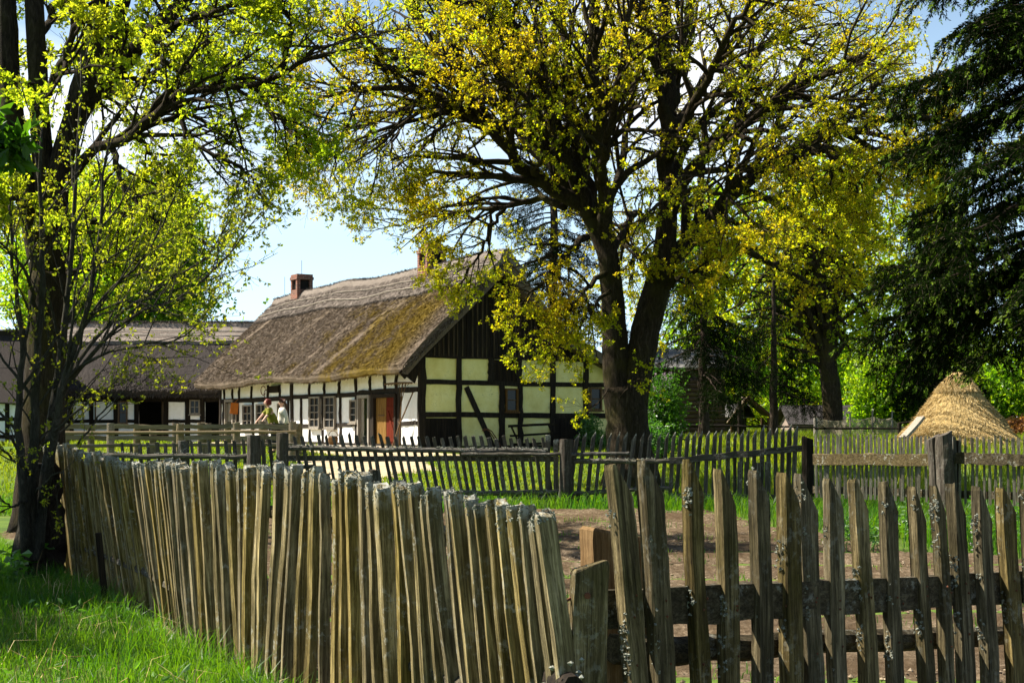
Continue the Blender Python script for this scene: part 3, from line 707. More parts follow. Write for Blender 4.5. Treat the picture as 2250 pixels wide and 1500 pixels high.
# ================================================================== the cottage
HX, HY, HG = -2.68, 44.0, .79
HA = math.radians(31); SA, CA = math.sin(HA), math.cos(HA)
def LW(px, py):
    k = (px - CX) / F; t = (HX - HY * k) / (SA + CA * k); d = HY + CA * t
    return t, EYE + (HZ - py) / F * d - HG
def GW(px, py):
    k = (px - CX) / F; u = (HY * k - HX) / (CA - SA * k); d = HY + SA * u
    return u, EYE + (HZ - py) / F * d - HG
house = thing('cottage', (HX, HY, HG), HA, 'half timbered cottage with steep grey thatched roof and black boarded gable', 'cottage')
HL, HW = 17.8, 7.1
AP = (2.61, 5.94)
def slope_l(x): return 2.50 + (x + .95) * (AP[1] - 2.50) / (AP[0] + .95)        # outer skin, left slope
def under(x):
    return np.minimum(2.42 + (x + .9) * 1.0, np.interp(x, [AP[0], 5.0, 7.9], [5.75, 3.42, 2.1]) + 0)
def sweep(mb, prof, ys, disp, m=0, flat=False):
    """closed profile (x,z) swept along y, disp(x,y,z,i)->dx,dz"""
    prof = np.asarray(prof); n = len(prof); V = []
    for y in ys:
        dx, dz = disp(prof[:, 0], y, prof[:, 1]); V.append(np.stack([prof[:, 0] + dx, np.full(n, y), prof[:, 1] + dz], 1))
    V = np.array(V); i = np.arange(len(ys) - 1)[:, None] * n; j = np.arange(n)[None]; j2 = (j + 1) % n
    f = np.stack([i + j, i + n + j, i + n + j2, i + j2], -1).reshape(-1, 4)
    o = (len(ys) - 1) * n
    mb.add(V.reshape(-1, 3), [f, np.array([list(range(n))]), np.array([[o + q for q in range(n)][::-1]])], m)
    return V
def ridge_sag(y): return .05 * np.sin(y * .55 + 1) + .03 * np.sin(y * 1.3)
def rdisp(x, y, z):
    top = np.clip((z - 2.2) / 4, 0, 1)
    return .02 * hnoise(x * 1.4, y * 1.3), ridge_sag(y) * top + (1 - top) * .06 * np.sin(y * .7 + .5) + .028 * hnoise(x * 2.1 + 4, y * 1.9) + RNG.normal(0, .008, np.shape(x))
lx = np.linspace(-.95, AP[0], 30)
outer = [(x, slope_l(x) + .10 * np.sin((x + .95) / 3.56 * np.pi)) for x in lx]
rx = [(3.6, 4.93), (4.4, 4.08), (5.0, 3.6), (6.4, 2.95), (7.8, 2.32)]
inner = [(7.7, 2.02), (5.0, 3.2), (AP[0], 5.43), (1.0, 3.96), (-.3, 2.74), (-.80, 2.22), (-.93, 2.25), (-.98, 2.36)]
prof = outer + rx + inner
mb = MB(); yr = np.linspace(-.55, HL + .45, 130)
sweep(mb, prof[::-1], yr, rdisp)
# loose reeds over the slope and the ragged eave
n = 110000
x = RNG.uniform(-.96, AP[0] - .9, n); y = RNG.uniform(-.54, HL + .44, n); z = slope_l(x) + .10 * np.sin((x + .95) / 3.56 * np.pi)
dz = np.array([.0] * n); top = np.clip((z - 2.2) / 4, 0, 1)
z = z + ridge_sag(y) * top + (1 - top) * .06 * np.sin(y * .7 + .5)
d = np.stack([np.full(n, -1.0), RNG.normal(0, .3, n), np.full(n, -.96)], 1) + RNG.normal(0, .13, (n, 3)) + np.array([-.06, 0, .1])
kites(mb, np.stack([x, y, z + .015], 1), d, RNG.uniform(.05, .17, n), RNG.uniform(.006, .014, n), 1, .05)
n = 9000
y = RNG.uniform(-.54, HL + .44, n); u = RNG.uniform(0, 1, n)
zz = 2.25 + .26 * u + .06 * np.sin(y * .7 + .5); x = -.86 - .1 * u + .02
d = np.stack([RNG.normal(-.35, .2, n), RNG.normal(0, .25, n), np.full(n, -1.0)], 1)
kites(mb, np.stack([x, y, zz], 1), d, RNG.uniform(.05, .13, n), RNG.uniform(.008, .016, n), 1, .05)
n = 2500
x = RNG.uniform(-.9, AP[0], n); d = np.stack([np.full(n, -.75), np.full(n, -.35), np.full(n, -.7)], 1) + RNG.normal(0, .2, (n, 3))
kites(mb, np.stack([x, np.full(n, -.53), slope_l(x) - RNG.uniform(.02, .25, n)], 1), d, .16, .015, 1, .05)
roof = mb.build('roof', [M['thatch'], M['reed']], house, smooth=False)
# ridge covering, pale, with its ragged lower edge
mb = MB(); yr2 = np.linspace(-.6, HL + .5, 150); x0 = 1.55
def cap_disp(x, y, z):
    e = np.clip((AP[0] - x) / 1.1, 0, 1)
    return -.035 * e * hnoise(y * 3.1, x), ridge_sag(y) + .02 * hnoise(y * 1.7, x * 2) + np.where(z > 5.95, .03 * hnoise(y * 2.3, 1.0), 0)
cp = [(x, slope_l(x) + .10 * np.sin((x + .95) / 3.56 * np.pi) + .09 + .02 * (x - x0)) for x in np.linspace(x0, 2.35, 10)] + [(2.42, 6.00), (2.5, 6.12), (2.66, 6.14), (2.78, 5.99), (3.3, 5.43), (3.3, 5.23), (2.61, 5.83), (1.58, slope_l(1.58) + .05)]
sweep(mb, cp[::-1], yr2, cap_disp)
n = 9000
y = RNG.uniform(-.58, HL + .48, n); x = RNG.uniform(x0, 2.4, n); z = slope_l(x) + .2 + ridge_sag(y)
d = np.stack([np.full(n, -1.0), RNG.normal(0, .25, n), np.full(n, -.98)], 1) + RNG.normal(0, .12, (n, 3))
kites(mb, np.stack([x, y, z], 1), d, RNG.uniform(.1, .26, n), RNG.uniform(.007, .014, n), 0, .05)
n = 2600; y = RNG.uniform(-.58, HL + .48, n); x = np.full(n, x0 + .03); z = slope_l(x) + .17 + ridge_sag(y) - RNG.uniform(0, .09, n)
kites(mb, np.stack([x, y, z], 1), np.stack([np.full(n, -1.0), RNG.normal(0, .3, n), np.full(n, -1.15)], 1), RNG.uniform(.06, .16, n), .016, 1, .05)
n = 5000; y = RNG.uniform(-.58, HL + .48, n); kites(mb, np.stack([RNG.uniform(2.44, 2.75, n), y, 6.07 + ridge_sag(y)], 1), np.stack([RNG.normal(0, .5, n), RNG.normal(0, 1, n), np.full(n, .55)], 1), .14, .016, 1)
cap = mb.build('ridge_cover', [M['ridge'], M['reed_dark']], roof)
mb = MB()
for xc in (1.78, 2.14):
    for s0 in np.arange(-.5, HL + .3, 2.6):
        yy = np.linspace(s0, min(s0 + 2.75, HL + .45), 12); xx = xc + .03 * hnoise(yy * 1.1, xc * 5) + RNG.normal(0, .008, 12)
        mb.tube(np.stack([xx, yy, slope_l(xx) + .215 + .10 * np.sin((xx + .95) / 3.56 * np.pi) - .07 + ridge_sag(yy)], 1), .022, 5)
mb.build('lashing_rod', M['frame'], roof)
# walls
mb = MB(); WT = .18
doors = [(497, 514, 877), (789, 815, 867), (822, 874, 864)]
cuts = []
for a, b, tp in doors:
    t1, _ = LW(a, 940); t0, z = LW(b, tp); cuts.append((t0, t1, z))
cuts.sort(); yy = WT - .02
for t0, t1, z in cuts:
    mb.box((WT / 2, (yy + t0) / 2, 1.4), (WT, t0 - yy, 3.4)); mb.box((WT / 2, (t0 + t1) / 2, (z + 3.1) / 2), (WT, t1 - t0, 3.1 - z)); yy = t1
mb.box((WT / 2, (yy + HL) / 2, 1.4), (WT, HL - yy, 3.4))
mb.box((HW - .1, HL / 2, .95), (.2, HL - .4, 2.5)); mb.box((HW / 2, HL - .1, 1.2), (HW - .4, .2, 3.0))
mb.box((HW / 2, 3.2, 1.2), (HW - .5, .1, 3.0))
wall = mb.build('wall', M['white'], house)
mb = MB(); mb.box((HW / 2, WT / 2 - .01, 1.24), (HW, WT - .02, 3.08)); mb.build('gable_wall', M['yellow'], house)
mb = MB(); mb.box((-.02, HL / 2, -.06), (.16, HL, .3), jit=.02); mb.box((HW / 2, -.03, -.1), (HW, .14, .3)); mb.build('plinth', M['plinth'], house)
# floor inside, dark
mb = MB(); mb.box((HW / 2, HL / 2, .02), (HW - .5, HL - .5, .06)); mb.build('floor', M['dark'], house)
# gable boards
mb = MB(); x = -.28
while x < 7.5:
    w = RNG.uniform(.12, .19); zt = float(under(x + w / 2)) - .06
    if zt > 3.0:
        mb.bar((x + w / 2, -.03 + RNG.normal(0, .006), 2.84), (x + w / 2, -.03 + RNG.normal(0, .006), zt), w, .03, (0, 1, 0))
        mb.bar((x + w, -.052, 2.84), (x + w, -.052, zt - .05), RNG.uniform(.03, .05), .02, (0, 1, 0), m=1 if RNG.uniform() < .55 else 0)
    x += w + .004
mb.build('gable_boards', [M['board'], wood('worn_batten', (.02, .013, .008), (.06, .04, .02), (.13, .09, .05), scale=.6)], house)
mb = MB()
def gpt(x, z, y=-.50): return (x, y, z)
mb.bar(gpt(-.98, 2.2), gpt(AP[0], 5.69), .05, .28, (-.72, 0, .70)); mb.bar(gpt(AP[0], 5.69), gpt(5.0, 3.36), .05, .26, (.7, 0, .7)); mb.bar(gpt(5.0, 3.36), gpt(7.7, 2.1), .05, .24, (.42, 0, .9))
# triangular end board under the eave
mb.add([(-.98, -.42, 2.34), (-.05, -.42, 3.1), (-.50, -.42, 1.98), (-.98, -.37, 2.34), (-.05, -.37, 3.1), (-.50, -.37, 1.98)], [np.array([[0, 2, 1], [3, 4, 5]]), np.array([[0, 1, 4, 3], [1, 2, 5, 4], [2, 0, 3, 5]])])
mb.build('barge_board', M['board'], house)
# timber frame on both faces, set proud of the plaster
mb = MB()
def gtim(x0, y0, x1, y1, proud=.035, jit=.004):     # upright rectangle by picture corners
    u0, z1 = GW(x0, y0); u1, _ = GW(x1, y0); um = (u0 + u1) / 2; _, z0 = GW((x0 + x1) / 2, y1); _, z1 = GW((x0 + x1) / 2, y0)
    if u1 - u0 > z1 - z0: mb.bar((u0, -proud / 2, (z0 + z1) / 2), (u1, -proud / 2, (z0 + z1) / 2), z1 - z0, proud, (0, 1, 0), seg=12, wob=.010, jit=.09)
    else: mb.bar((um, -proud / 2 - .003, z0), (um, -proud / 2 - .003, z1), u1 - u0, proud, (0, 1, 0), seg=9, wob=.010, jit=.09)
for r in ((921, 781, 1400, 791), (921, 838, 1400, 848), (921, 907, 1400, 918), (921, 978, 1400, 990)): gtim(*r)
for x0, x1, a, b in ((919, 934, 783, 990), (1002, 1013, 788, 982), (1072, 1084, 788, 842), (1133, 1145, 788, 842), (1096, 1108, 845, 985), (1137, 1147, 845, 985), (1208, 1219, 788, 985), (1281, 1292, 788, 985), (1340, 1352, 788, 985), (1388, 1402, 788, 990)): gtim(x0, a, x1, b, .05)
def gdiag(x0, y0, x1, y1, w):
    a = GW(x0, y0); b = GW(x1, y1); mb.bar((a[0], -.014, a[1]), (b[0], -.014, b[1]), w, .04, (0, 1, 0), seg=4, wob=.005)
gdiag(1024, 850, 1082, 980, .17); gdiag(1342, 915, 1325, 985, .15)
def lbar(x0, y0, x1, y1, w, proud=.035, extra=0):
    a = LW(x0, y0); b = LW(x1, y1); mb.bar((-proud / 2 - extra, a[0], a[1]), (-proud / 2 - extra, b[0], b[1]), w, proud, (1, 0, 0), seg=8, wob=.008, jit=.06)
lbar(918, 855, 880, 857, .16); lbar(880, 857, 789, 864, .16); lbar(789, 866, 640, 872, .15); lbar(640, 874, 484, 882, .17)
lbar(917, 929, 876, 931, .13); lbar(788, 931, 740, 934, .13); lbar(738, 934, 640, 937, .14); lbar(640, 937, 515, 941, .14); lbar(496, 941, 484, 942, .14)
lbar(918, 983, 484, 968, .16)
for x, a, b, w in ((925, 780, 990, .20), (873, 820, 857, .13), (846, 822, 858, .13), (814, 826, 862, .12), (783, 828, 868, .13), (747, 832, 870, .13), (714, 836, 872, .12), (681, 838, 873, .12), (642, 840, 975, .22), (616, 845, 876, .12), (590, 846, 876, .13), (554, 848, 878, .12), (527, 850, 880, .12), (512, 852, 880, .10), (494, 854, 882, .12),
                   (878, 858, 984, .17), (819, 862, 984, .16), (784, 870, 982, .12), (749, 872, 978, .12), (710, 874, 978, .10), (663, 874, 976, .12), (681, 873, 976, .10), (557, 882, 972, .12), (524, 882, 970, .12), (635, 876, 974, .10), (587, 880, 972, .08), (492, 882, 968, .14), (486, 856, 968, .14)):
    t, z1 = LW(x, a); _, z0 = LW(x, b); mb.bar((-.026, t + RNG.normal(0, .03), z0), (-.026, t, z1), w, .05, (1, 0, 0), seg=6, wob=.008, jit=.06)
mb.build('timber_frame', M['timber'], house)
# dark boarded panels on the gable
def gpanel(name, x0, y0, x1, y1, mat, nb=5, parent=house):
    u0, z1 = GW(x0, y0); u1, z0 = GW(x1, y1); mb = MB(); w = (u1 - u0) / nb
    for i in range(nb): mb.box((u0 + w * (i + .5), -.012 + RNG.normal(0, .003), (z0 + z1) / 2), (w - .008, .03, z1 - z0))
    return mb.build(name, mat, parent)
gpanel('hatch', 1084, 790, 1133, 841, M['board']); gpanel('boarded_panel', 934, 918, 1002, 980, M['board'], 6); gpanel('boarded_panel', 1219, 918, 1281, 980, M['board'], 6)
# windows
def window(parent, c, ax, out, w, h, cols, rows, mat, name='window', bw=.06):
    """c: centre on the wall, ax: unit vector along the wall, out: outward normal"""
    c = np.asarray(c, float); ax = np.asarray(ax, float); out = np.asarray(out, float); Z = np.array([0, 0, 1.])
    fr = MB(); gl = MB(); bars = MB()
    def slab(mb, a0, a1, z0, z1, p0, p1):
        R = np.stack([ax, out, Z], 1); mb.box(c + ax * (a0 + a1) / 2 + Z * (z0 + z1) / 2 + out * (p0 + p1) / 2, (a1 - a0, p1 - p0, z1 - z0), R)
    slab(fr, -w / 2, -w / 2 + bw, -h / 2, h / 2, .0, .075); slab(fr, w / 2 - bw, w / 2, -h / 2, h / 2, .0, .075)
    slab(fr, -w / 2 + bw, w / 2 - bw, h / 2 - bw, h / 2, .0, .073); slab(fr, -w / 2 + bw, w / 2 - bw, -h / 2, -h / 2 + bw, .0, .073)
    f = fr.build(name, mat, parent)
    sl = MB(); slab(sl, -w / 2 - .04, w / 2 + .04, -h / 2 - .05, -h / 2 - .002, .0, .11); sl.build('sill', mat, f)
    slab(gl, -w / 2 + bw, w / 2 - bw, -h / 2 + bw, h / 2 - bw, .012, .02); gl.build('pane', M['glass'], f)
    iw = w - 2 * bw; ih = h - 2 * bw
    for i in range(1, cols): q = -iw / 2 + iw * i / cols; slab(bars, q - .02, q + .02, -ih / 2, ih / 2, .021, .055)
    for i in range(1, rows): q = -ih / 2 + ih * i / rows; slab(bars, -iw / 2, iw / 2, q - .016, q + .016, .021, .05)
    if cols > 1 or rows > 1: bars.build('glazing_bar', mat, f)
    return f
def lwin(x0, y0, x1, y1, cols, rows, mat=None):
    t1, za = LW(x0, (y0 + y1) / 2); t0, zb = LW(x1, (y0 + y1) / 2); t = (t0 + t1) / 2
    d = HY + CA * t; h = (y1 - y0) * d / F; z = EYE + (HZ - (y0 + y1) / 2) / F * d - HG
    window(house, (-.03, t, z), (0, 1, 0), (-1, 0, 0), t1 - t0, h, cols, rows, mat or M['frame'])
for r in ((684, 871, 706, 940, 2, 4), (717, 870, 740, 941, 2, 4), (773, 878, 788, 929, 1, 3), (537, 889, 557, 943, 2, 3), (567, 887, 588, 943, 2, 3), (614, 886, 632, 942, 2, 3), (515, 890, 523, 940, 1, 3)): lwin(*r)
def gwin(x0, y0, x1, y1):
    u0, z1 = GW(x0, y0); u1, z0 = GW(x1, y1); window(house, ((u0 + u1) / 2, -.02, (z0 + z1) / 2), (1, 0, 0), (0, -1, 0), u1 - u0, z1 - z0, 1, 2, M['brown'], bw=.05)
gwin(1109, 853, 1136, 904); gwin(1294, 851, 1320, 901)
# doors
def dframe(a, b, tp, mat, w=.09):
    t1, _ = LW(a, 940); t0, z = LW(b, tp); mb = MB()
    mb.box((-.03, t0 + w / 2, z / 2), (.12, w, z)); mb.box((-.03, t1 - w / 2, z / 2), (.12, w, z)); mb.box((-.03, (t0 + t1) / 2, z - w / 2), (.118, t1 - t0 - 2 * w, w))
    return mb.build('door_frame', mat, house), t0 + w, t1 - w, z - w
dframe(789, 815, 867, M['frame'], .10); dframe(497, 514, 877, M['frame'], .10)
fr, t0, t1, z = dframe(822, 874, 864, M['timber'], .12)
def leaf(name, a, b, z, mat, nb, hinge, ang, label=None):
    d = MB(); w = (b - a) / nb
    for i in range(nb): d.box((0, w * (i + .5), z / 2 + .02), (.04, w - .008, z - .04))
    if name == 'red_door':
        for q in (.28, z - .35): d.box((-.032, (b - a) / 2, q), (.025, b - a - .04, .13))
        d.bar((-.03, .1, .35), (-.03, b - a - .1, z - .42), .11, .02, (1, 0, 0))
    o = d.build('door', mat, house); o.location = (.03, a, .0); o.rotation_euler = (0, 0, ang)
    if label: o['label'] = label
    return o
tm = t0 + (t1 - t0) * .48
o = leaf('red_door', t0, tm, z, M['red'], 4, 0, 0, 'red painted plank door'); h = MB(); h.tube([(-.04, .12, 1.0), (-.09, .12, 1.0), (-.09, .12, .9)], .012, 5); h.build('handle', M['rust'], o)
o = leaf('plank_door', tm + .02, t1, z, M['plank'], 3, 0, 0, 'bare honey coloured plank door'); h = MB(); h.tube([(-.03, .12, 1.05), (-.03, .55, 1.05)], .02, 5); h.build('strap', M['brown'], o)
mb = MB(); t1_, z0_ = LW(596, 863); t0_, z1_ = LW(616, 847); mb.box((-.05, (t0_ + t1_) / 2, (z0_ + z1_) / 2), (.1, t1_ - t0_, z1_ - z0_)); mb.build('hatch', M['board'], house)
# chimneys
def chimney(t, top, w, base=5.2, pent=0):
    mb = MB(); x = AP[0]; h0 = top - .62
    mb.box((x, t, (base + h0) / 2), (w, w, h0 - base))
    e = w / 2 - .07
    for sx in (-1, 1):
        for sy in (-1, 1): mb.box((x + sx * e, t + sy * e, h0 + .2), (.14, .14, .4))
    for sx, sy in ((1, 0), (-1, 0), (0, 1), (0, -1)):
        mb.box((x + sx * (e + .005), t + sy * (e + .005), h0 + .2), (.10 if sx else .09, .10 if sy else .09, .4)) if 0 else None
    mb.box((x, t, h0 + .2), (w - .17, w - .17, .4), m=1)
    for i, q in enumerate((.06, .0) if not pent else (.05, -.06, -.18)):
        mb.box((x, t, h0 + .4 + .055 + .11 * i), (w + q, w + q, .11))
    c = mb.build('chimney', [M['brick'], M['dark']], roof)
chimney(15.6, 6.82, .68); chimney(4.4, 6.74, .72, pent=1)
mb = MB(); mb.tube([(AP[0], 15.6, 6.7), (AP[0], 15.6, 7.4)], .012, 4); mb.tube([(AP[0], 17.4, 5.9), (AP[0], 17.4, 6.9)], .01, 4); mb.build('lightning_rod', M['rust'], roof)

# tools leaning and hanging on the long wall
def lworld(px, py, off):
    t, z = LW(px, py); p = np.array([-off, t, z]); R = rotz(HA); return R @ p + np.array([HX, HY, HG])
rk = thing('hay_rake', (lworld(897, 985, .3)) * [1, 1, 1], 0, 'wooden hay rake leaning head up beside the corner post of the cottage', 'rake')
L0 = np.array(rk.location)
mb = MB(); mb.tube(np.array([lworld(899, 983, .34), lworld(897, 905, .26), lworld(897, 842, .2)]) - L0, .022, 6); mb.build('handle', M['brown'], rk)
mb = MB(); mb.tube(np.array([lworld(858, 844, .2), lworld(890, 841, .2), lworld(918, 841, .2)]) - L0, .03, 6)
for px in np.arange(864, 916, 6): mb.tube(np.array([lworld(px, 842, .2), lworld(px, 847, .27)]) - L0, .011, 4)
mb.build('head', M['brown'], rk)
mb = MB(); mb.tube(np.array([lworld(897, 885, .24), lworld(889, 843, .2)]) - L0, .014, 5); mb.tube(np.array([lworld(897, 885, .24), lworld(905, 843, .2)]) - L0, .014, 5); mb.build('brace', M['brown'], rk)
mb = MB(); mb.tube([lworld(888, 984, .42), lworld(898, 930, .3), lworld(915, 862, .12)], [.026, .024, .02], 6); mb.tube([lworld(898, 932, .3), lworld(894, 925, .3)], .015, 5)
tag(mb.build('wooden_pole', M['brown']), 'dark wooden pole leaning aslant behind the hay rake', 'pole')
mb = MB(); a = lworld(528, 897, .25)
mb.box(a, (.30, .05, .44), rotz(.3) @ np.array([[math.cos(.1), 0, math.sin(.1)], [0, 1, 0], [-math.sin(.1), 0, math.cos(.1)]]))
mb.tube([a + [0, 0, .2], lworld(530, 876, .12)], .008, 4)
tag(mb.build('signboard', rough_mat('orange_board', [(.3, (.28, .07, .01)), (.6, (.40, .13, .02)), (.8, (.5, .24, .05))], 3)), 'small orange brown board hanging on the cottage wall by the far windows', 'signboard')
for px, py in ((583, 858), (590, 866)):
    c = lworld(px, py, .08); mb = MB(); a = np.linspace(0, 2 * np.pi, 14); mb.tube(np.stack([c[0] + .1 * np.cos(a) * CA, c[1] + .1 * np.cos(a) * SA, c[2] + .17 * np.sin(a)], 1), .018, 5)
    tag(mb.build('harness_loop', M['rust']), 'dark iron loop hanging under the eave beside the hatch', 'loop', 'loops hanging under the eave')
mb = MB(); a = lworld(762, 977, .5); mb.tube(a + np.array([[0, 0, 0], [0, 0, .1], [0, 0, .24], [0, 0, .3]]), [.1, .16, .17, .13], 10); h = np.linspace(0, np.pi, 8); mb.tube(np.stack([a[0] + .15 * np.cos(h), np.full(8, a[1]), a[2] + .28 + .2 * np.sin(h)], 1), .012, 4)
tag(mb.build('bucket', M['brown']), 'brown bucket on the ground left of the open doorway', 'bucket')
# rack and plough handles before the gable
def gworld(px, py, off):
    u, z = GW(px, py); R = rotz(HA); return R @ np.array([u, -off, z]) + np.array([HX, HY, HG])
rack = thing('wooden_rack', gworld(1140, 990, .9), 0, 'dark wooden rack of bars standing in front of the cream gable panels', 'rack')
L0 = np.array(rack.location)
for a, b, o1, r in (((1092, 936), (1193, 931), .7, .05), ((1094, 957), (1196, 951), .75, .04), ((1096, 975), (1196, 972), .8, .04)):
    mb = MB(); mb.bar(gworld(*a, o1) - L0, gworld(*b, o1) - L0, .05, r * 1.6, seg=4, wob=.004); mb.build('bar', M['timber'], rack)
for a, b in (((1180, 931), (1192, 990)), ((1099, 936), (1112, 990))):
    mb = MB(); mb.bar(gworld(*a, .66) - L0, gworld(*b, 1.0) - L0, .06, .06, (0, 1, 0)); mb.build('leg', M['timber'], rack)
pl = thing('plough', gworld(1050, 988, 1.0), 0, 'old plough with two curved handles against the gable', 'plough'); L0 = np.array(pl.location)
for o1, dx in ((.9, 0), (1.15, -14)):
    q = [(1032 + dx, 946), (1038 + dx, 941), (1048 + dx, 947), (1058 + dx, 962), (1068 + dx, 980), (1074 + dx, 988)]
    mb = MB(); mb.tube(np.array([gworld(x, y, o1) for x, y in q]) - L0, .018, 5); mb.build('handle', M['rust'], pl)
mb = MB(); mb.bar(gworld(1040, 984, 1.0) - L0, gworld(1100, 980, 1.0) - L0, .1, .1, seg=3, wob=.01); mb.build('beam', M['timber'], pl)

# ================================================================== second cottage, across the yard
ZB = 62.0; GB = .86
X0, X1 = (92 - CX) / F * ZB, (600 - CX) / F * ZB
h2 = thing('cottage', (X0, ZB, GB), 0, 'long low cottage with dark thatched roof and black barn doorway behind the rail fences', 'cottage')
def Wp(px, py): return (px - CX) / F * ZB - X0, EYE + (HZ - py) / F * ZB - GB
L2 = X1 - X0
ez = EYE + (HZ - 868) / F * 61.1 - GB; rz = EYE + (HZ - 722) / F * 66 - GB
def sl2(y): return ez + .22 + (y + 1.0) * (rz - ez - .22) / 5.0
mb = MB()
prof = [(y, sl2(y) + .08 * np.sin((y + 1) / 5 * np.pi)) for y in np.linspace(-1.0, 4.0, 24)] + [(9.0, ez + .2), (8.9, ez), (4.0, rz - .35), (-.85, ez - .02), (-.97, ez + .06)]
V = sweep(mb, prof, np.linspace(-.6, L2 + .5, 110), lambda x, y, z: (.02 * hnoise(x, y), .05 * hnoise(x * 1.1, y * .7) + RNG.normal(0, .01, np.shape(x))))
# sweep ran along y; turn it so the ridge runs along x
n = 30000
y = RNG.uniform(-1, 3.2, n); x = RNG.uniform(-.6, L2 + .5, n)
d = np.stack([np.full(n, -1.0), RNG.normal(0, .3, n), np.full(n, -.82)], 1) + RNG.normal(0, .15, (n, 3))
kites(mb, np.stack([y, x, sl2(y) + .05], 1), d, RNG.uniform(.12, .3, n), RNG.uniform(.012, .025, n), 1, .05)
n = 6000; x = RNG.uniform(-.6, L2 + .5, n)
kites(mb, np.stack([np.full(n, -.92), x, ez + RNG.uniform(0, .22, n)], 1), np.stack([RNG.normal(-.3, .2, n), RNG.normal(0, .2, n), np.full(n, -1.0)], 1), RNG.uniform(.08, .2, n), .022, 1, .05)
mb.v = [np.stack([v[:, 1], v[:, 0], v[:, 2]], 1) for v in mb.v]; mb.f = [f[:, ::-1] for f in mb.f]
roof2 = mb.build('roof', [M['thatch_dark'], M['reed_dark']], h2)
mb = MB()
cp = [(y, sl2(y) + .16 + .08 * np.sin((y + 1) / 5 * np.pi)) for y in np.linspace(2.5, 3.8, 8)] + [(3.9, rz + .28), (4.1, rz + .28), (4.6, rz - .1), (4.5, rz - .4), (4.0, rz), (2.52, sl2(2.52) + .06)]
sweep(mb, cp, np.linspace(-.65, L2 + .55, 110), lambda x, y, z: (-.03 * hnoise(y * 3, x), .04 * hnoise(x * 1.1, y * .9)))
n = 5000; x = RNG.uniform(-.6, L2 + .5, n); kites(mb, np.stack([RNG.uniform(3.8, 4.2, n), x, np.full(n, rz + .24)], 1), np.stack([RNG.normal(0, .4, n), RNG.normal(0, 1, n), np.full(n, .6)], 1), .16, .02, 1)
mb.v = [np.stack([v[:, 1], v[:, 0], v[:, 2]], 1) for v in mb.v]; mb.f = [f[:, ::-1] for f in mb.f]
mb.build('ridge_cover', [M['ridge'], M['reed_dark']], roof2)
mb = MB()
for yc in (2.9, 3.3): 
    x = np.linspace(-.6, L2 + .5, 40); mb.tube(np.stack([x, yc + .02 * hnoise(x * 2, yc), sl2(yc) + .27 + .04 * hnoise(x * .9, yc)], 1), .025, 5)
mb.build('lashing_rod', M['frame'], roof2)
mb = MB(); openings = [(303, 361), (449, 482)]; e = [0.0]
for a, b in openings: e += [Wp(a, 900)[0], Wp(b, 900)[0]]
e.append(L2)
top = ez + .75
for i in range(0, len(e), 2): mb.box(((e[i] + e[i + 1]) / 2, .1, top / 2 - .1), (e[i + 1] - e[i], .2, top + .2))
_, dt = Wp(330, 879)
for i in range(1, len(e) - 1, 2): mb.box(((e[i] + e[i + 1]) / 2, .1, (dt + top) / 2), (e[i + 1] - e[i], .2, top - dt))
mb.box((L2 / 2, 7.9, 1.2), (L2, .2, 2.6)); mb.box((.1, 4, 1.2), (.2, 7.6, 2.6)); mb.box((L2 - .1, 4, 1.2), (.2, 7.6, 2.6)); mb.box((L2 / 2, 3.5, 1.2), (L2 - .4, .1, 2.6), m=1)
mb.build('wall', [M['white'], M['dark']], h2)
mb = MB()
for px, w in ((101, .2), (156, .22), (201, .18), (255, .22), (300, .2), (365, .2), (412, .22), (445, .2), (486, .2)):
    x, _ = Wp(px, 900); mb.bar((x, -.025, -.1), (x, -.025, top - .2), w, .05, (0, 1, 0), seg=5, wob=.008, jit=.05)
for y, w, a, b in ((874, .34, 92, 600), (925, .14, 92, 300), (925, .14, 364, 446), (962, .14, 92, 300), (962, .14, 364, 446)):
    xa, z = Wp(a, y); xb, _ = Wp(b, y); mb.bar((xa, -.018, z), (xb, -.018, z), w, .036, (0, 1, 0), seg=10, wob=.006, jit=.05)
a = Wp(110, 895); b = Wp(128, 935); mb.bar((a[0], -.012, a[1]), (b[0], -.012, b[1]), .2, .04, (0, 1, 0))
for px in (183, 210): a = Wp(px, 880); b = Wp(px, 930); mb.bar((a[0], -.04, a[1]), (b[0], -.04, b[1]), .05, .04, (0, 1, 0), m=1)
mb.build('timber_frame', [M['timber'], M['brown']], h2)
for x0, y0, x1, y1, r in ((131, 880, 149, 922, 2), (260, 881, 281, 931, 2), (417, 878, 440, 910, 2)):
    a = Wp(x0, y0); b = Wp(x1, y1); window(h2, ((a[0] + b[0]) / 2, -.03, (a[1] + b[1]) / 2), (1, 0, 0), (0, -1, 0), b[0] - a[0], a[1] - b[1], 1 if x0 != 417 else 2, r, M['brown'] if x0 < 400 else M['frame'])
mb = MB(); a = Wp(352, 884); b = Wp(361, 940); mb.box(((a[0] + b[0]) / 2, .28, b[1] / 2 + .9), (b[0] - a[0], .05, 1.9)); mb.build('door', M['brown'], h2)

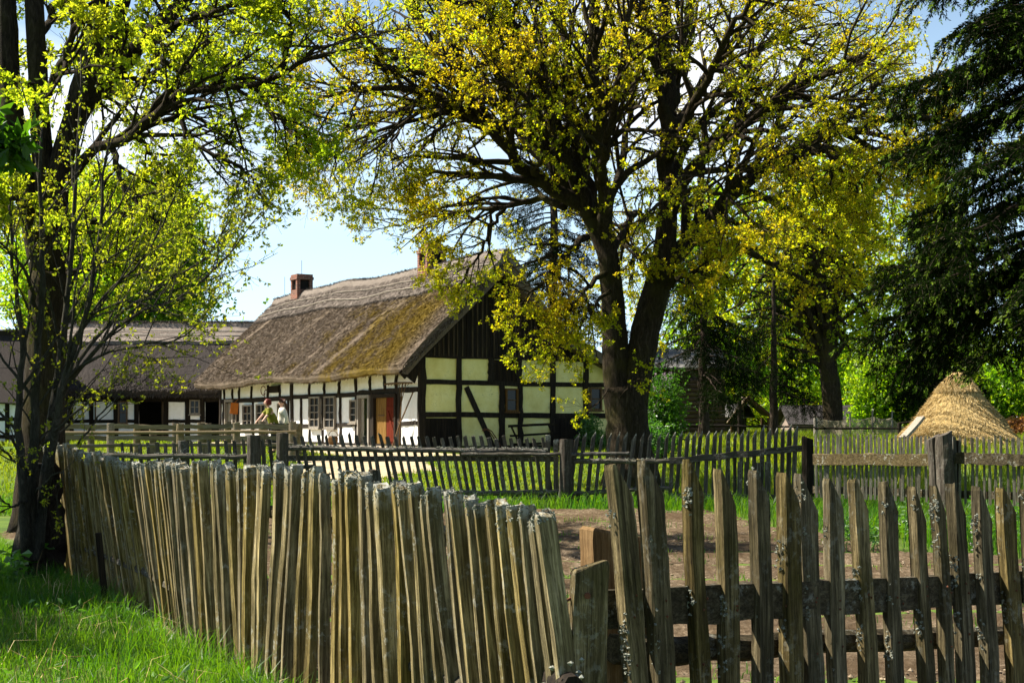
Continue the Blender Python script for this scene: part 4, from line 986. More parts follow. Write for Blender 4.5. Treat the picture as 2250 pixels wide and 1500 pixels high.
# white shed at the left edge
ZC = 58.0
def simple_house(name, label, cat, x0, x1, z, base, eave, ridge, depth, wallm, roofm, frame=None, over=.35, boards=None):
    h = thing(name, (x0, z, base), 0, label, cat); w = x1 - x0
    mb = MB(); mb.box((w / 2, .1, eave / 2 - .1), (w, .2, eave + .2)); mb.box((w / 2, depth - .1, eave / 2 - .1), (w, .2, eave + .2))
    for x in (.1, w - .1):
        mb.box((x, depth / 2, eave / 2 - .1), (.2, depth - .4, eave + .2))
        mb.add([(x - .09, .2, eave), (x - .09, depth - .2, eave), (x - .09, depth / 2, ridge - .12), (x + .09, .2, eave), (x + .09, depth - .2, eave), (x + .09, depth / 2, ridge - .12)], [np.array([[0, 2, 1], [3, 4, 5]]), np.array([[0, 3, 5, 2], [2, 5, 4, 1]])])
    mb.build('wall', wallm, h)
    mb = MB()
    for s in (0, 1):
        a = np.array([0, -over if not s else depth + over, eave - over * (ridge - eave) / (depth / 2)]); b = np.array([0, depth / 2, ridge])
        n = 8 if roofm is not M['thatch_dark'] else 2
        for i in range(n):
            p = a + (b - a) * i / n; q = a + (b - a) * (i + 1.15) / n
            mb.bar(np.array([-over, (p[1] + q[1]) / 2, (p[2] + q[2]) / 2 + .03]), np.array([w + over, (p[1] + q[1]) / 2, (p[2] + q[2]) / 2 + .03 + RNG.normal(0, .01)]), np.linalg.norm(q - p), .07, np.cross((1, 0, 0), (q - p)) * (1 if not s else -1), seg=6, wob=.01)
    mb.build('roof', roofm, h)
    if boards:
        mb = MB(); x = .02
        while x < w - .1:
            bw = RNG.uniform(.12, .2); mb.box((x + bw / 2, -.02 + RNG.normal(0, .006), eave / 2 - .05), (bw - .01, .03, eave)); x += bw
        mb.build('boarding', boards, h)
    if frame:
        mb = MB()
        for x in np.linspace(.1, w - .1, 5): mb.bar((x, -.025, -.1), (x, -.025, eave), .16, .05, (0, 1, 0))
        for z_ in (.25, eave * .5, eave - .1): mb.bar((0, -.018, z_), (w, -.018, z_), .15, .036, (0, 1, 0))
        mb.build('timber_frame', frame, h)
    return h
simple_house('outbuilding', 'white half timbered outbuilding half hidden behind the trunks at the left edge', 'building', (-110 - CX) / F * ZC, (62 - CX) / F * ZC, ZC, .85, EYE + (HZ - 868) / F * ZC - .85, EYE + (HZ - 730) / F * ZC - .85, 5, M['white'], M['thatch_dark'], M['timber'])
GREYROOF = rough_mat('grey_shingle', [(.3, (.10, .10, .10)), (.7, (.2, .19, .18))], 3, (1, 1, 8), rough=1, spec=0)
LOG = wood('dark_log', (.02, .012, .008), (.08, .05, .035), (.2, .15, .11), axis=0)
Z = 63.0; x0, x1 = (1425 - CX) / F * Z, (1585 - CX) / F * Z; b = .9
h = simple_house('log_cabin', 'dark log cabin with grey shingle roof behind the lilac bush', 'cabin', x0, x1, Z, b, EYE + (HZ - 805) / F * Z - b, EYE + (HZ - 770) / F * (Z + 2.5) - b, 5, LOG, GREYROOF)
mb = MB()
for i in range(14):
    z = .1 + i * .19
    mb.tube([(-.15, -.06, z), (x1 - x0 + .15, -.06, z)], .098, 8, rough=.05)
mb.build('log_courses', LOG, h)
Z = 70.0; b = .98
simple_house('shed', 'low dark board shed with a sagging tarred roof between the tree trunks', 'shed', (1556 - CX) / F * Z, (1640 - CX) / F * Z, Z, b, EYE + (HZ - 913) / F * Z - b, EYE + (HZ - 890) / F * (Z + 1.5) - b, 3, M['board'], GREYROOF, boards=M['picket_grey'])
mb = MB(); t = thing('hay_shelter', P(1660, 955, 68) * [1, 1, 0] + [0, 0, .97], 0, 'small open gabled wooden shelter beside the low dark shed', 'shelter')
L0 = np.array(t.location); A = P(1645, 873, 68) - L0; Lf = P(1600, 930, 68) - L0; Rt = P(1692, 912, 68) - L0; dd = np.array([.4, 4, 0])
mb.bar((A + Lf) / 2 + dd / 2 - (A - Lf) * .5, (A + Lf) / 2 + dd / 2 + (A - Lf) * .5, 4.0, .08, np.cross(dd, A - Lf)); mb.bar(Rt + dd / 2, A + dd / 2, 4.0, .08, np.cross(dd, A - Rt)); mb.build('roof', wood('pale_roof_board', (.10, .08, .06), (.26, .21, .16), (.42, .36, .29)), t)
for q in (Lf * .85, Rt * .9, Lf * .85 + dd, Rt * .9 + dd): mb = MB(); mb.bar((q[0], q[1], -.1), q, .14, .14, (0, 1, 0)); mb.build('post', M['brown'], t)
mb = MB(); mb.bar(Lf, A, .14, .10, (0, 1, 0), m=0); mb.bar(A, Rt, .14, .10, (0, 1, 0)); mb.build('rafter', M['brown'], t)
Z = 74.0; b = 1.0
simple_house('shed', 'long plank shed with grey sheet roof behind the fishing nets', 'shed', (1745 - CX) / F * Z, (1912 - CX) / F * Z, Z, b, EYE + (HZ - 928) / F * Z - b, EYE + (HZ - 893) / F * (Z + 2) - b, 4, wood('pink_grey_plank', (.12, .09, .08), (.28, .22, .19), (.42, .35, .3)), rough_mat('roof_felt', [(.3, (.025, .022, .022)), (.7, (.065, .06, .058))], 2, rough=1, spec=0))
# dark pole fence beyond the meadow
rf = thing('pole_fence', (0, 0, 0), 0, 'dark single pole fence at the far edge of the bright meadow', 'fence'); zf = 58.5
for a, b, y0, y1 in ((1500, 1790, 934, 938), (1790, 1975, 941, 941), (1975, 2015, 930, 924)): pole(rf, 'rail', P(a, y0, zf), P(b, y1, zf), .05, M['timber'])
for px, y in ((1500, 930), (1625, 880), (1792, 918), (1976, 928)): post(rf, px, y, zf + .1, .08, M['timber'] if px != 1792 else M['frame'])
# fishing nets drying on poles
nt_ = thing('fishing_net', P(1875, 955, 60) * [1, 1, 0] + [0, 0, .96], 0, 'pale fishing net hung to dry between thin poles left of the straw hut', 'net'); L0 = np.array(nt_.location)
knots = [(1790, 915), (1868, 918), (1917, 915), (1960, 918), (2002, 945)]
mb = MB(); tops = []
for (xa, ya), (xb, yb) in zip(knots[:-1], knots[1:]):
    for s_ in np.linspace(0, 1, int((xb - xa) / 1.9), endpoint=False): tops.append((xa + (xb - xa) * s_, ya + (yb - ya) * s_ + 26 * s_ * (1 - s_) * (xb - xa) / 60))
cols = [[P(x, y + (957 - y) * q, 60 + .25 * math.sin(x * .08 + q)) - L0 for q in np.linspace(0, 1, 22)] for x, y in tops]
for c in cols: mb.tube(c, .0055, 3, cap=False)
for r in range(22): mb.tube([c[r] for c in cols], .0055 if r else .014, 3, cap=False)
mb.build('mesh_net', rough_mat('net_cord', [(.3, (.30, .26, .18)), (.7, (.45, .40, .30))], 5, bump=0), nt_)
for px, y in ((1790, 905), (1868, 905), (1917, 900), (1960, 902)): mb = MB(); mb.tube([P(px, 962, 60) - L0, P(px, y, 60) - L0], .035, 6); mb.build('pole', M['frame'], nt_)

# ================================================================== straw hut
Zs = 46.0; hc = P(2104, 955, Zs); gb = float(gz(hc[0], Zs)); H = EYE + (HZ - 818) / F * Zs - gb
hut = thing('straw_hut', (hc[0], Zs, gb), 0, 'conical golden straw hut at the edge of the meadow', 'hut')
pr = [(0, 0), (2.02, .0), (1.98, .12), (1.60, .62), (1.26, 1.08), (.93, 1.52), (.66, 1.92), (.56, 2.07)]; k = H / 2.62
pr = [(r, z * k) for r, z in pr]
def revolve(mb, pr, n, m, amp, seed):
    V = []
    for r, z in pr:
        a = np.arange(n) * 2 * np.pi / n
        rr = r * (1 + amp * hnoise(np.cos(a) * 2 + seed, np.sin(a) * 2, z * 2.2)) + RNG.normal(0, .008, n) * (r > 0)
        V.append(np.stack([rr * np.cos(a), rr * np.sin(a), np.full(n, z) + .02 * hnoise(a * 3, z)], 1))
    V = np.array(V); kk = len(pr); i = np.arange(kk - 1)[:, None] * n; j = np.arange(n)[None]; j2 = (j + 1) % n
    mb.add(V.reshape(-1, 3), np.stack([i + j, i + j2, i + n + j2, i + n + j], -1).reshape(-1, 4), m)
def dens(pr, q=5):
    o = []
    for (r0, z0), (r1, z1) in zip(pr[:-1], pr[1:]): o += [(r0 + (r1 - r0) * s_, z0 + (z1 - z0) * s_) for s_ in np.linspace(0, 1, q, endpoint=False)]
    return o + [pr[-1]]
mb = MB(); revolve(mb, dens(pr), 72, 0, .07, 1)
def cone_straw(mb, n, z0, z1, rz, L, W, m):
    z = z0 + (z1 - z0) * (1 - np.sqrt(RNG.uniform(0, 1, n))); a = RNG.uniform(0, 2 * np.pi, n); r = rz(z) * 1.01 * (1 + .07 * hnoise(np.cos(a) * 2 + 1, np.sin(a) * 2, z * 2.2))
    p = np.stack([r * np.cos(a), r * np.sin(a), z], 1); dr = np.stack([np.cos(a), np.sin(a), np.zeros(n)], 1)
    d = dr * .72 + [0, 0, -.85] + RNG.normal(0, .22, (n, 3)) + dr * .08
    kites(mb, p, d, RNG.uniform(.6, 1.3, n) * L, W, m, .05)
zz_, rr_ = np.array([z for _, z in pr[1:]]), np.array([r for r, _ in pr[1:]])
cone_straw(mb, 60000, 0.05, 2.05 * k, lambda z: np.interp(z, zz_, rr_), .12, .009, 1)
n = 1800; a = RNG.uniform(0, 6.28, n); r = 1.9 + np.abs(RNG.normal(0, .35, n)); kites(mb, np.stack([r * np.cos(a), r * np.sin(a), RNG.uniform(.0, .12, n)], 1), RNG.normal(size=(n, 3)) * [1, 1, .25], .2, .012, 1)
n = 900; z = RNG.uniform(.2, 2.0 * k, n); a = RNG.uniform(0, 6.28, n); r = np.interp(z, zz_, rr_) * 1.02; kites(mb, np.stack([r * np.cos(a), r * np.sin(a), z], 1), np.stack([np.cos(a), np.sin(a), RNG.normal(-.4, .5, n)], 1), RNG.uniform(.08, .2, n), .012, 1)
th = mb.build('thatch', [M['straw'], M['straw_loose']], hut)
mb = MB(); cp = [(.63, 1.97 * k), (.645, 2.02 * k), (.48, 2.26 * k), (.30, 2.48 * k), (.15, 2.60 * k), (.0, 2.63 * k)]
revolve(mb, dens(cp, 4), 60, 0, .04, 3); zc, rc = np.array([z for _, z in cp]), np.array([r for r, _ in cp])
cone_straw(mb, 11000, 1.96 * k, 2.62 * k, lambda z: np.interp(z, zc, rc), .11, .009, 1)
mb.build('cap', [M['straw'], M['straw_loose']], hut)
mb = MB(); a = P(1984, 962, 44.2); b = P(2024, 917, 44.7); mb.bar(a, b, .30, .09, (-.6, -.3, .7), seg=3, wob=.01); tag(mb.build('plank', M['frame']), 'thick grey plank leaning on the left foot of the straw hut', 'plank')
# ================================================================== trees
def spline(pts, n, jit=0.0):
    pts = np.asarray(pts, float); k = len(pts)
    ext = np.vstack([2 * pts[0] - pts[1], pts, 2 * pts[-1] - pts[-2]])
    out = []
    for u in np.linspace(0, k - 1 - 1e-6, n):
        i = int(u); t = u - i; a, b, c, d = ext[i:i + 4]
        out.append(.5 * (2 * b + (c - a) * t + (2 * a - 5 * b + 4 * c - d) * t * t + (3 * b - a - 3 * c + d) * t ** 3))
    out = np.array(out)
    if jit: out[1:-1] += RNG.normal(0, jit, (n - 2, 3))
    return out
def thin(q, rules):
    """leaf density differs over a crown: boxes (px0, px1, py0, py1, share kept)"""
    px = q[:, 0] / q[:, 1] * F + CX; py = HZ - (q[:, 2] - EYE) / q[:, 1] * F; k = np.ones(len(q))
    for a, b, c, d, w in rules: k = np.where((px > a) & (px < b) & (py > c) & (py < d), np.minimum(k, w), k)
    return RNG.uniform(0, 1, len(q)) < k
class Tree:
    """collects limbs in one builder and leaf sites in a list"""
    def __init__(s, cfg): s.w = MB(); s.sites = []; s.c = cfg
    def limb(s, pts, r0, r1, n=16, jit=.03, kids=10, lvl=1, t0=.2, sides=10, klen=None, rough=.06):
        q = spline(pts, n, jit); L = np.linalg.norm(np.diff(q, axis=0), axis=1).sum()
        rr = r0 + (r1 - r0) * np.linspace(0, 1, n) ** .8
        s.w.tube(q, rr, sides, rough=rough)
        s.spawn(q, rr, L if klen is None else klen, kids, lvl, t0)
        return q
    def spawn(s, q, rr, L, kids, lvl, t0):
        c = s.c; n = len(q)
        for i in range(kids):
            t = t0 + (1 - t0) * (i + RNG.uniform(.1, .9)) / kids
            f = t * (n - 1); a = min(int(f), n - 2); u = f - a
            p = q[a] * (1 - u) + q[a + 1] * u; tg = norm(q[a + 1] - q[a])
            r = RNG.normal(size=3); r -= tg * (r @ tg); r = norm(r) + np.array([0, 0, c['up']])
            ang = RNG.uniform(*c['ang']); d = norm(tg * math.cos(ang) + norm(r) * math.sin(ang))
            l = L * c['ratio'][min(lvl, len(c['ratio']) - 1)] * (1.15 - .55 * t) * RNG.uniform(.6, 1.3)
            l = min(max(l, c['minlen']), c['maxlen'][min(lvl, len(c['maxlen']) - 1)])
            s.grow(p, d, l, min(rr[a] * .6, .035 * l ** .9 * c['thick']), lvl)
    def grow(s, p, d, l, r, lvl):
        c = s.c; last = lvl >= c['levels']; n = 4 if last else (7 if lvl == 1 else 5)
        q = [p]; st = l / (n - 1)
        for i in range(n - 1):
            d = norm(d + RNG.normal(0, c['wig'], 3) + np.array([0, 0, c['trop'] * (1 if i > 0 else 0)])); q.append(q[-1] + d * st)
        q = np.array(q); rr = np.linspace(r, max(r * .3, .0025 * c['thick']), n)
        s.w.tube(q, rr, 3 if last else (6 if lvl == 1 else 4), cap=False)
        if last:
            for x in q[1:]: s.sites.append(x)
        else: s.spawn(q, rr, l, c['kids'][lvl], lvl + 1, .15)
    def finish(s, thing_, leafm, barkm, L, W, k, keep=1.0, up=.3, extra=None, bare=None):
        st = np.array(s.sites)
        if keep < 1: st = st[RNG.uniform(0, 1, len(st)) < keep]
        if bare is not None: st = st[bare(st)]
        loc = np.array(thing_.location)
        st = st + RNG.normal(0, L * .35, st.shape) - loc
        mb = MB(); rosettes(mb, st, k, L, W, 0, up)
        if extra is not None: extra(mb, st)
        s.w.v = [v - loc for v in s.w.v]
        s.w.build('trunk', barkm, thing_, smooth=True); mb.build('crown', leafm, thing_)
        return len(st)

OAK = dict(up=.15, ang=(.35, .95), ratio=[.5, .5, .45, .42], maxlen=[9, 3.3, 1.5, .6], minlen=.2, kids=[0, 6, 5, 4], levels=3, wig=.13, trop=-.035, thick=1.25)
# --- the great oak before the gable
D = 32.0
oak = thing('oak_tree', [(1380 - CX) / F * D, D, float(gz(2.5, D))], 0, 'great forked oak with ochre yellow young leaves before the cottage gable', 'tree')
T = Tree(OAK)
def Q(px, py, dz=0.0): return P(px, py, D + dz)
base = Q(1384, 1070); 
def trunk(T, pts, rads, n=18, sides=16, rough=.035):
    q = spline(pts, n); T.w.tube(q, np.interp(np.linspace(0, 1, n), np.linspace(0, 1, len(rads)), rads), sides, rough=rough)
trunk(T, [Q(1386, 1075), Q(1384, 1000), Q(1378, 920), Q(1372, 850)], [.72, .50, .46, .49])
trunk(T, [Q(1360, 880), Q(1352, 760), Q(1345, 650), Q(1335, 560), Q(1300, 480)], [.32, .29, .25, .23, .20])
trunk(T, [Q(1385, 890), Q(1410, 770), Q(1430, 680), Q(1455, 590), Q(1465, 500), Q(1468, 380)], [.37, .33, .31, .28, .22, .19])
lim = [ # points (px,py,dz), r0, r1, kids
 ([(1300, 480, 0), (1265, 400, -.3), (1235, 310, -.6), (1195, 200, -1), (1150, 100, -1.2), (1100, -20, -1.5)], .20, .09, 15),
 ([(1310, 500, 0), (1290, 380, .3), (1262, 250, .6), (1240, 100, .9), (1225, -60, 1.2)], .17, .08, 14),
 ([(1330, 560, 0), (1325, 440, -.5), (1318, 300, -1.2), (1308, 150, -1.8), (1300, -60, -2.4)], .20, .10, 16),
 ([(1468, 400, 0), (1466, 250, .2), (1460, 100, .3), (1452, -80, .4)], .21, .14, 14),
 ([(1470, 300, 0), (1490, 150, .8), (1520, 0, 1.4), (1540, -80, 1.8)], .13, .08, 10),
 # left sweeping limbs
 ([(1285, 450, 0), (1225, 420, -.3), (1150, 365, -.9), (1090, 290, -1.5), (1020, 245, -2.0), (930, 205, -2.6), (800, 190, -3.2), (700, 215, -3.5)], .19, .03, 24),
 ([(1262, 410, 0), (1190, 340, .3), (1100, 240, .5), (1010, 160, .7), (960, 90, .9), (900, 20, 1.1), (860, -60, 1.3)], .18, .06, 20),
 ([(1060, 225, -1.2), (990, 175, -1.6), (900, 130, -2.2), (800, 120, -2.8), (705, 70, -3.4)], .09, .025, 17),
 ([(1100, 290, -1.4), (1030, 225, -.8), (950, 210, -.3), (860, 250, .2), (760, 290, .6), (690, 330, .8)], .09, .02, 18),
 ([(1010, 240, -2), (960, 290, -2.3), (910, 350, -2.6), (880, 395, -2.8)], .055, .012, 12),
 ([(1240, 455, .2), (1180, 440, .8), (1100, 455, 1.3), (1020, 465, 1.7), (930, 480, 2.0), (860, 495, 2.2)], .10, .02, 18),
 ([(1110, 455, 1.2), (1070, 520, 1.3), (1040, 580, 1.4), (1000, 640, 1.2)], .06, .012, 13),
 ([(1290, 520, -.2), (1240, 560, -1), (1190, 620, -1.8), (1150, 660, -2.3)], .09, .015, 16),
 ([(1330, 600, -.2), (1280, 650, -1.0), (1240, 700, -1.6), (1215, 740, -2)], .07, .012, 13),
 ([(1340, 640, -.3), (1290, 690, -1.3), (1265, 750, -2.0)], .05, .012, 9),
 ([(1230, 350, -.4), (1130, 250, -2), (1080, 120, -3.2), (1050, 0, -4)], .11, .04, 16),
 ([(1250, 350, .5), (1150, 200, 2), (1050, 60, 3.4), (960, -40, 4.4)], .10, .03, 16),
 # right limbs
 ([(1455, 600, 0), (1500, 545, .2), (1570, 460, .5), (1660, 385, .8), (1760, 320, 1.0), (1850, 290, 1.2), (1960, 258, 1.3), (2060, 265, 1.4)], .24, .06, 24),
 ([(1465, 480, 0), (1530, 350, -.6), (1620, 280, -1.0), (1720, 210, -1.4), (1830, 150, -1.8), (1920, 110, -2.2)], .17, .04, 20),
 ([(1468, 430, .2), (1510, 310, 1.0), (1590, 220, 1.8), (1660, 130, 2.4), (1710, 80, 2.8), (1790, 140, 3.2)], .12, .03, 16),
 ([(1740, 330, .9), (1820, 340, .2), (1870, 400, -.5), (1900, 440, -1)], .07, .015, 13),
 ([(1640, 395, .8), (1720, 370, 1.8), (1800, 400, 2.8), (1880, 460, 3.6)], .07, .015, 13),
 ([(1430, 680, 0), (1475, 620, -.3), (1520, 600, -.8), (1600, 580, -1.5)], .11, .02, 14),
 ([(1468, 350, -.2), (1540, 200, -2.0), (1600, 80, -3.4), (1680, -40, -4.6)], .12, .04, 16),
 ([(1466, 300, .3), (1560, 160, 2.4), (1640, 40, 4.0), (1700, -60, 5.0)], .12, .04, 16),
 ([(1320, 400, -1), (1340, 280, -2.6), (1370, 120, -4.0), (1390, -40, -5)], .11, .04, 14),
 ([(1330, 480, .5), (1370, 330, 2.0), (1400, 160, 3.4), (1420, -20, 4.4)], .11, .04, 14),
 ([(800, 190, -3.2), (762, 270, -3.4), (735, 350, -3.5), (742, 425, -3.5)], .035, .008, 12),
 ([(930, 205, -2.6), (880, 280, -3), (840, 350, -3.3), (815, 420, -3.5)], .04, .008, 13),
 ([(700, 215, -3.5), (668, 280, -3.6), (648, 340, -3.7)], .03, .006, 9),
 ([(760, 290, .6), (720, 350, .8), (690, 400, 1.0)], .032, .006, 9),
 ([(705, 70, -3.4), (670, 120, -3.6), (650, 190, -3.8)], .03, .006, 9),
 ([(1340, 560, 0), (1385, 480, 2.0), (1410, 470, 3.6), (1420, 540, 5.0)], .10, .015, 18),
 ([(1440, 640, 0), (1410, 560, 1.5), (1390, 560, 3.0), (1380, 640, 4.2)], .08, .012, 15),
 ([(1466, 450, 0), (1520, 420, -2.4), (1600, 440, -4.2), (1680, 520, -5.2)], .09, .015, 17),
 ([(1570, 460, .5), (1640, 500, -.5), (1740, 520, -1.4), (1830, 600, -2)], .07, .012, 16),
 ([(1760, 320, 1), (1840, 230, 1.6), (1940, 190, 2.0), (2030, 200, 2.2)], .07, .015, 16),
 ([(1960, 258, 1.3), (2010, 320, 1.0), (2040, 400, .6)], .045, .01, 11),
 ([(1850, 290, 1.2), (1920, 340, 2), (1980, 400, 2.6), (2010, 470, 3)], .05, .01, 13),
 ([(1620, 280, -1), (1720, 300, -2.2), (1820, 340, -3), (1900, 380, -3.4)], .06, .012, 14),
 ([(1265, 400, -.3), (1210, 300, -2.4), (1150, 210, -4), (1080, 170, -5)], .09, .02, 15),
 ([(1360, 880, -.3), (1380, 850, -.8), (1400, 835, -1.1), (1420, 830, -1.3)], .02, .006, 4),
 ([(1340, 860, -.4), (1310, 885, -.8), (1290, 900, -1.0)], .018, .005, 4),
]
for pts, r0, r1, kids in lim:
    small = r0 < .03
    T.limb([Q(*p) for p in pts], r0, r1, 18, .035, kids, 2 if small else 1, .12 if len(pts) > 5 else .2, 9 if r0 > .1 else 7, klen=2.0 if small else None)
nl = T.finish(oak, M['oakleaf'], M['oakbark'], .068, .038, 7, .64, .2, bare=lambda q: thin(q, [(0, 700, -9999, 9999, .35), (700, 900, -9999, 9999, .62), (600, 900, 230, 600, .42), (980, 1300, 520, 800, .6)]))
print('oak sites', nl)

# --- tall oak on the left
D = 20.0
oakl = thing('oak_tree', [(95 - CX) / F * D, D, 0], 0, 'tall oak with thick dark limbs and fresh green leaves at the left edge', 'tree')
OL = dict(OAK, maxlen=[6, 1.6, .85, .4], minlen=.12, thick=.8)
T = Tree(OL)
trunk(T, [Q(88, 1170), Q(92, 1000), Q(98, 850), Q(105, 700), Q(112, 600)], [.42, .30, .27, .27, .28])
trunk(T, [Q(95, 640, -.1), Q(60, 430), Q(30, 280), Q(18, 120), Q(10, -80)], [.14, .15, .15, .145, .13])
trunk(T, [Q(108, 640), Q(100, 450), Q(88, 260), Q(80, 100), Q(72, -80)], [.15, .14, .135, .13, .12])
trunk(T, [Q(115, 620), Q(128, 400), Q(160, 270), Q(190, 160), Q(215, 40), Q(228, -80)], [.17, .16, .155, .155, .13, .115])
lim = [
 ([(160, 280, 0), (200, 215, .2), (290, 120, .5), (360, 45, .8), (440, -30, 1.0)], .15, .10, 14),
 ([(190, 230, 0), (235, 130, .6), (262, 40, 1.0), (290, -60, 1.4)], .11, .08, 10),
 ([(130, 420, 0), (180, 350, -.3), (280, 305, -.7), (330, 265, -.9), (380, 215, -1.1), (480, 190, -1.4), (560, 190, -1.6), (630, 145, -1.8), (700, 100, -2)], .085, .022, 22),
 ([(330, 90, .7), (360, 140, .4), (420, 160, .2), (480, 155, 0), (560, 170, -.2), (610, 195, -.3)], .06, .015, 18),
 ([(380, 220, -1.1), (400, 275, -1.2), (440, 325, -1.3), (500, 355, -1.4), (545, 380, -1.4), (575, 430, -1.4)], .045, .01, 18),
 ([(560, 185, -1.6), (600, 250, -1.7), (640, 290, -1.8), (680, 340, -1.9)], .035, .008, 14),
 ([(300, 300, -.7), (345, 350, -.5), (370, 400, -.3), (380, 460, -.2)], .04, .01, 13),
 ([(400, 0, .9), (440, 70, .6), (450, 120, .4)], .04, .012, 9),
 ([(620, 150, -1.8), (640, 60, -2.0), (620, 0, -2.2)], .035, .01, 11),
 ([(290, 120, .5), (380, 60, -.5), (480, 20, -1.4), (560, -30, -2)], .06, .02, 16),
 ([(240, 310, -.4), (270, 400, -1.2), (330, 480, -1.8), (400, 520, -2)], .05, .012, 15),
 ([(115, 560, 0), (180, 500, .8), (250, 470, 1.6), (330, 470, 2.2)], .08, .015, 17),
 ([(110, 620, 0), (190, 590, .6), (280, 560, 1.0), (370, 560, 1.2)], .07, .015, 17),
 ([(100, 500, 0), (40, 440, -.8), (-30, 400, -1.4)], .07, .02, 12),
 ([(30, 280, 0), (-20, 200, .5), (-80, 120, .8)], .08, .03, 8),
 ([(85, 250, 0), (130, 150, -1.2), (170, 40, -2.0), (190, -60, -2.6)], .07, .03, 13),
 ([(80, 100, 0), (120, 20, .8), (150, -60, 1.2)], .07, .03, 8),
 ([(170, 240, 0), (240, 200, 1.2), (330, 180, 2.2), (400, 200, 3.0)], .06, .015, 15),
]
for pts, r0, r1, kids in lim: T.limb([Q(*p) for p in pts], r0, r1, 18, .02, kids, 1, .15, 9 if r0 > .08 else 7)
nl = T.finish(oakl, M['greenleaf'], M['oakbark'], .076, .036, 6, .66, .2, bare=lambda q: thin(q, [(330, 9999, -9999, 9999, .5), (420, 9999, 180, 9999, .28), (600, 9999, -9999, 9999, .3)])); print('left oak', nl)

# --- chestnut whose crown just reaches into the frame
D = 12.5
ch = thing('chestnut_tree', [-9.6, 12.6, 0], 0, 'chestnut with large hanging green leaves reaching in at the left edge', 'tree')
T = Tree(dict(OAK, maxlen=[6, 1.6, .8, .4], minlen=.15, thick=.9, kids=[0, 8, 5, 3], levels=2))
T.w.tube(spline([(-9.6, 12.6, -.1), (-9.55, 12.6, 1.5), (-9.5, 12.5, 3.2), (-9.4, 12.4, 6.4)], 12), [.24, .19, .17, .06], 11, rough=.05)
for (a, r_, z0, z1) in ((0, 2.4, 2.4, 4.2), (.8, 2.2, 2.8, 5.2), (1.7, 2.4, 2.6, 4.6), (2.6, 2.3, 3, 5), (3.5, 2.4, 2.5, 4.4), (4.4, 2.4, 2.8, 5), (5.3, 2.5, 2.5, 4.6), (.4, 1.9, 3.6, 6), (2.2, 1.9, 3.8, 6.3), (4.9, 2.0, 3.6, 6.2)):
    c_, s_ = math.cos(a), math.sin(a)
    T.limb([(-9.5, 12.5, z0), (-9.5 + .5 * r_ * c_, 12.5 + .5 * r_ * s_, (z0 + z1) / 2 + .3), (-9.5 + r_ * c_, 12.5 + r_ * s_, z1)], .07, .015, 10, .03, 17, 1, .2, 7)
T.limb([(-9.4, 12.4, 3.0), (-7.6, 12.4, 3.9), (-5.6, 12.4, 4.15), (-4.75, 12.4, 3.95), (-4.35, 12.4, 3.8)], .07, .008, 14, .02, 8, 1, .3, 6, klen=.55)
T.finish(ch, M['deepleaf'], M['oakbark'], .17, .075, 6, .9, -.2)

# --- many-stemmed sapling before it
D = 13.6
sap = thing('maple_sapling', [(75 - CX) / F * D, D, 0], 0, 'thin many stemmed sapling with sparse small leaves in front of the left oak', 'tree')
SP = dict(OAK, up=.1, ang=(.25, .8), ratio=[.5, .4, .42, .4], maxlen=[5, 1.5, .8, .3], minlen=.08, kids=[0, 4, 3, 3], levels=2, wig=.09, trop=.035, thick=.55)
T = Tree(SP)
lim = [
 ([(70, 1230, 0), (66, 1100, 0), (72, 980, -.1), (80, 860, -.1), (85, 700, -.2), (92, 560, -.2), (88, 420, -.2), (92, 280, -.2)], .065, .012, 16),
 ([(85, 1230, 0), (95, 1080, .1), (110, 940, .2), (130, 800, .3), (150, 640, .3), (165, 450, .3), (172, 300, .3), (178, 120, .3)], .06, .008, 18),
 ([(60, 1220, 0), (50, 1050, -.2), (40, 900, -.3), (50, 760, -.4), (30, 600, -.5), (20, 450, -.6)], .055, .01, 12),
 ([(95, 1100, 0), (120, 950, -.3), (140, 830, -.4), (190, 690, -.5), (215, 540, -.5), (230, 380, -.6), (250, 250, -.6)], .045, .006, 18),
 ([(120, 900, .1), (180, 800, 0), (280, 700, 0), (400, 650, 0), (500, 560, -.1), (575, 465, -.1)], .028, .004, 17),
 ([(110, 920, 0), (170, 800, .4), (250, 700, .6), (370, 620, .8), (460, 555, .9), (505, 480, .9), (520, 440, .9)], .026, .004, 17),
 ([(120, 860, 0), (200, 790, -.5), (300, 760, -.8), (400, 740, -1), (480, 660, -1.1)], .02, .003, 14),
 ([(90, 980, 0), (150, 920, -.6), (230, 860, -.9), (300, 830, -1)], .016, .003, 10),
 ([(170, 980, -.2), (215, 920, -.3), (260, 870, -.3), (285, 850, -.3)], .012, .003, 5),
 ([(150, 700, .3), (200, 600, .6), (280, 540, .8), (350, 480, .9)], .02, .003, 14),
 ([(85, 700, 0), (60, 600, -.6), (10, 540, -1), (-40, 500, -1.2)], .022, .004, 10),
 ([(70, 1050, 0), (20, 1000, -.5), (-40, 960, -.8)], .018, .004, 6),
 ([(80, 1080, -.2), (110, 1050, -.7), (140, 1040, -.9), (125, 1100, -1)], .012, .003, 5),
 ([(60, 1100, -.2), (20, 1110, -.6), (-20, 1060, -.8)], .016, .003, 5),
 ([(200, 690, -.5), (290, 660, -.8), (380, 690, -1.1), (450, 690, -1.2)], .014, .003, 11),
 ([(135, 780, .3), (230, 650, 0), (320, 560, -.3), (380, 440, -.5), (400, 350, -.6)], .02, .003, 14),
]
for pts, r0, r1, kids in lim: T.limb([Q(*p) for p in pts], r0, r1, 18, .008, kids, 1, .25, 7, klen=2.2)
T.w.tube(spline([Q(60, 1270, .3), Q(75, 1180, .3), Q(82, 1080, .3), Q(95, 1020, .3)], 8), [.20, .17, .15, .09], 11, rough=.1)
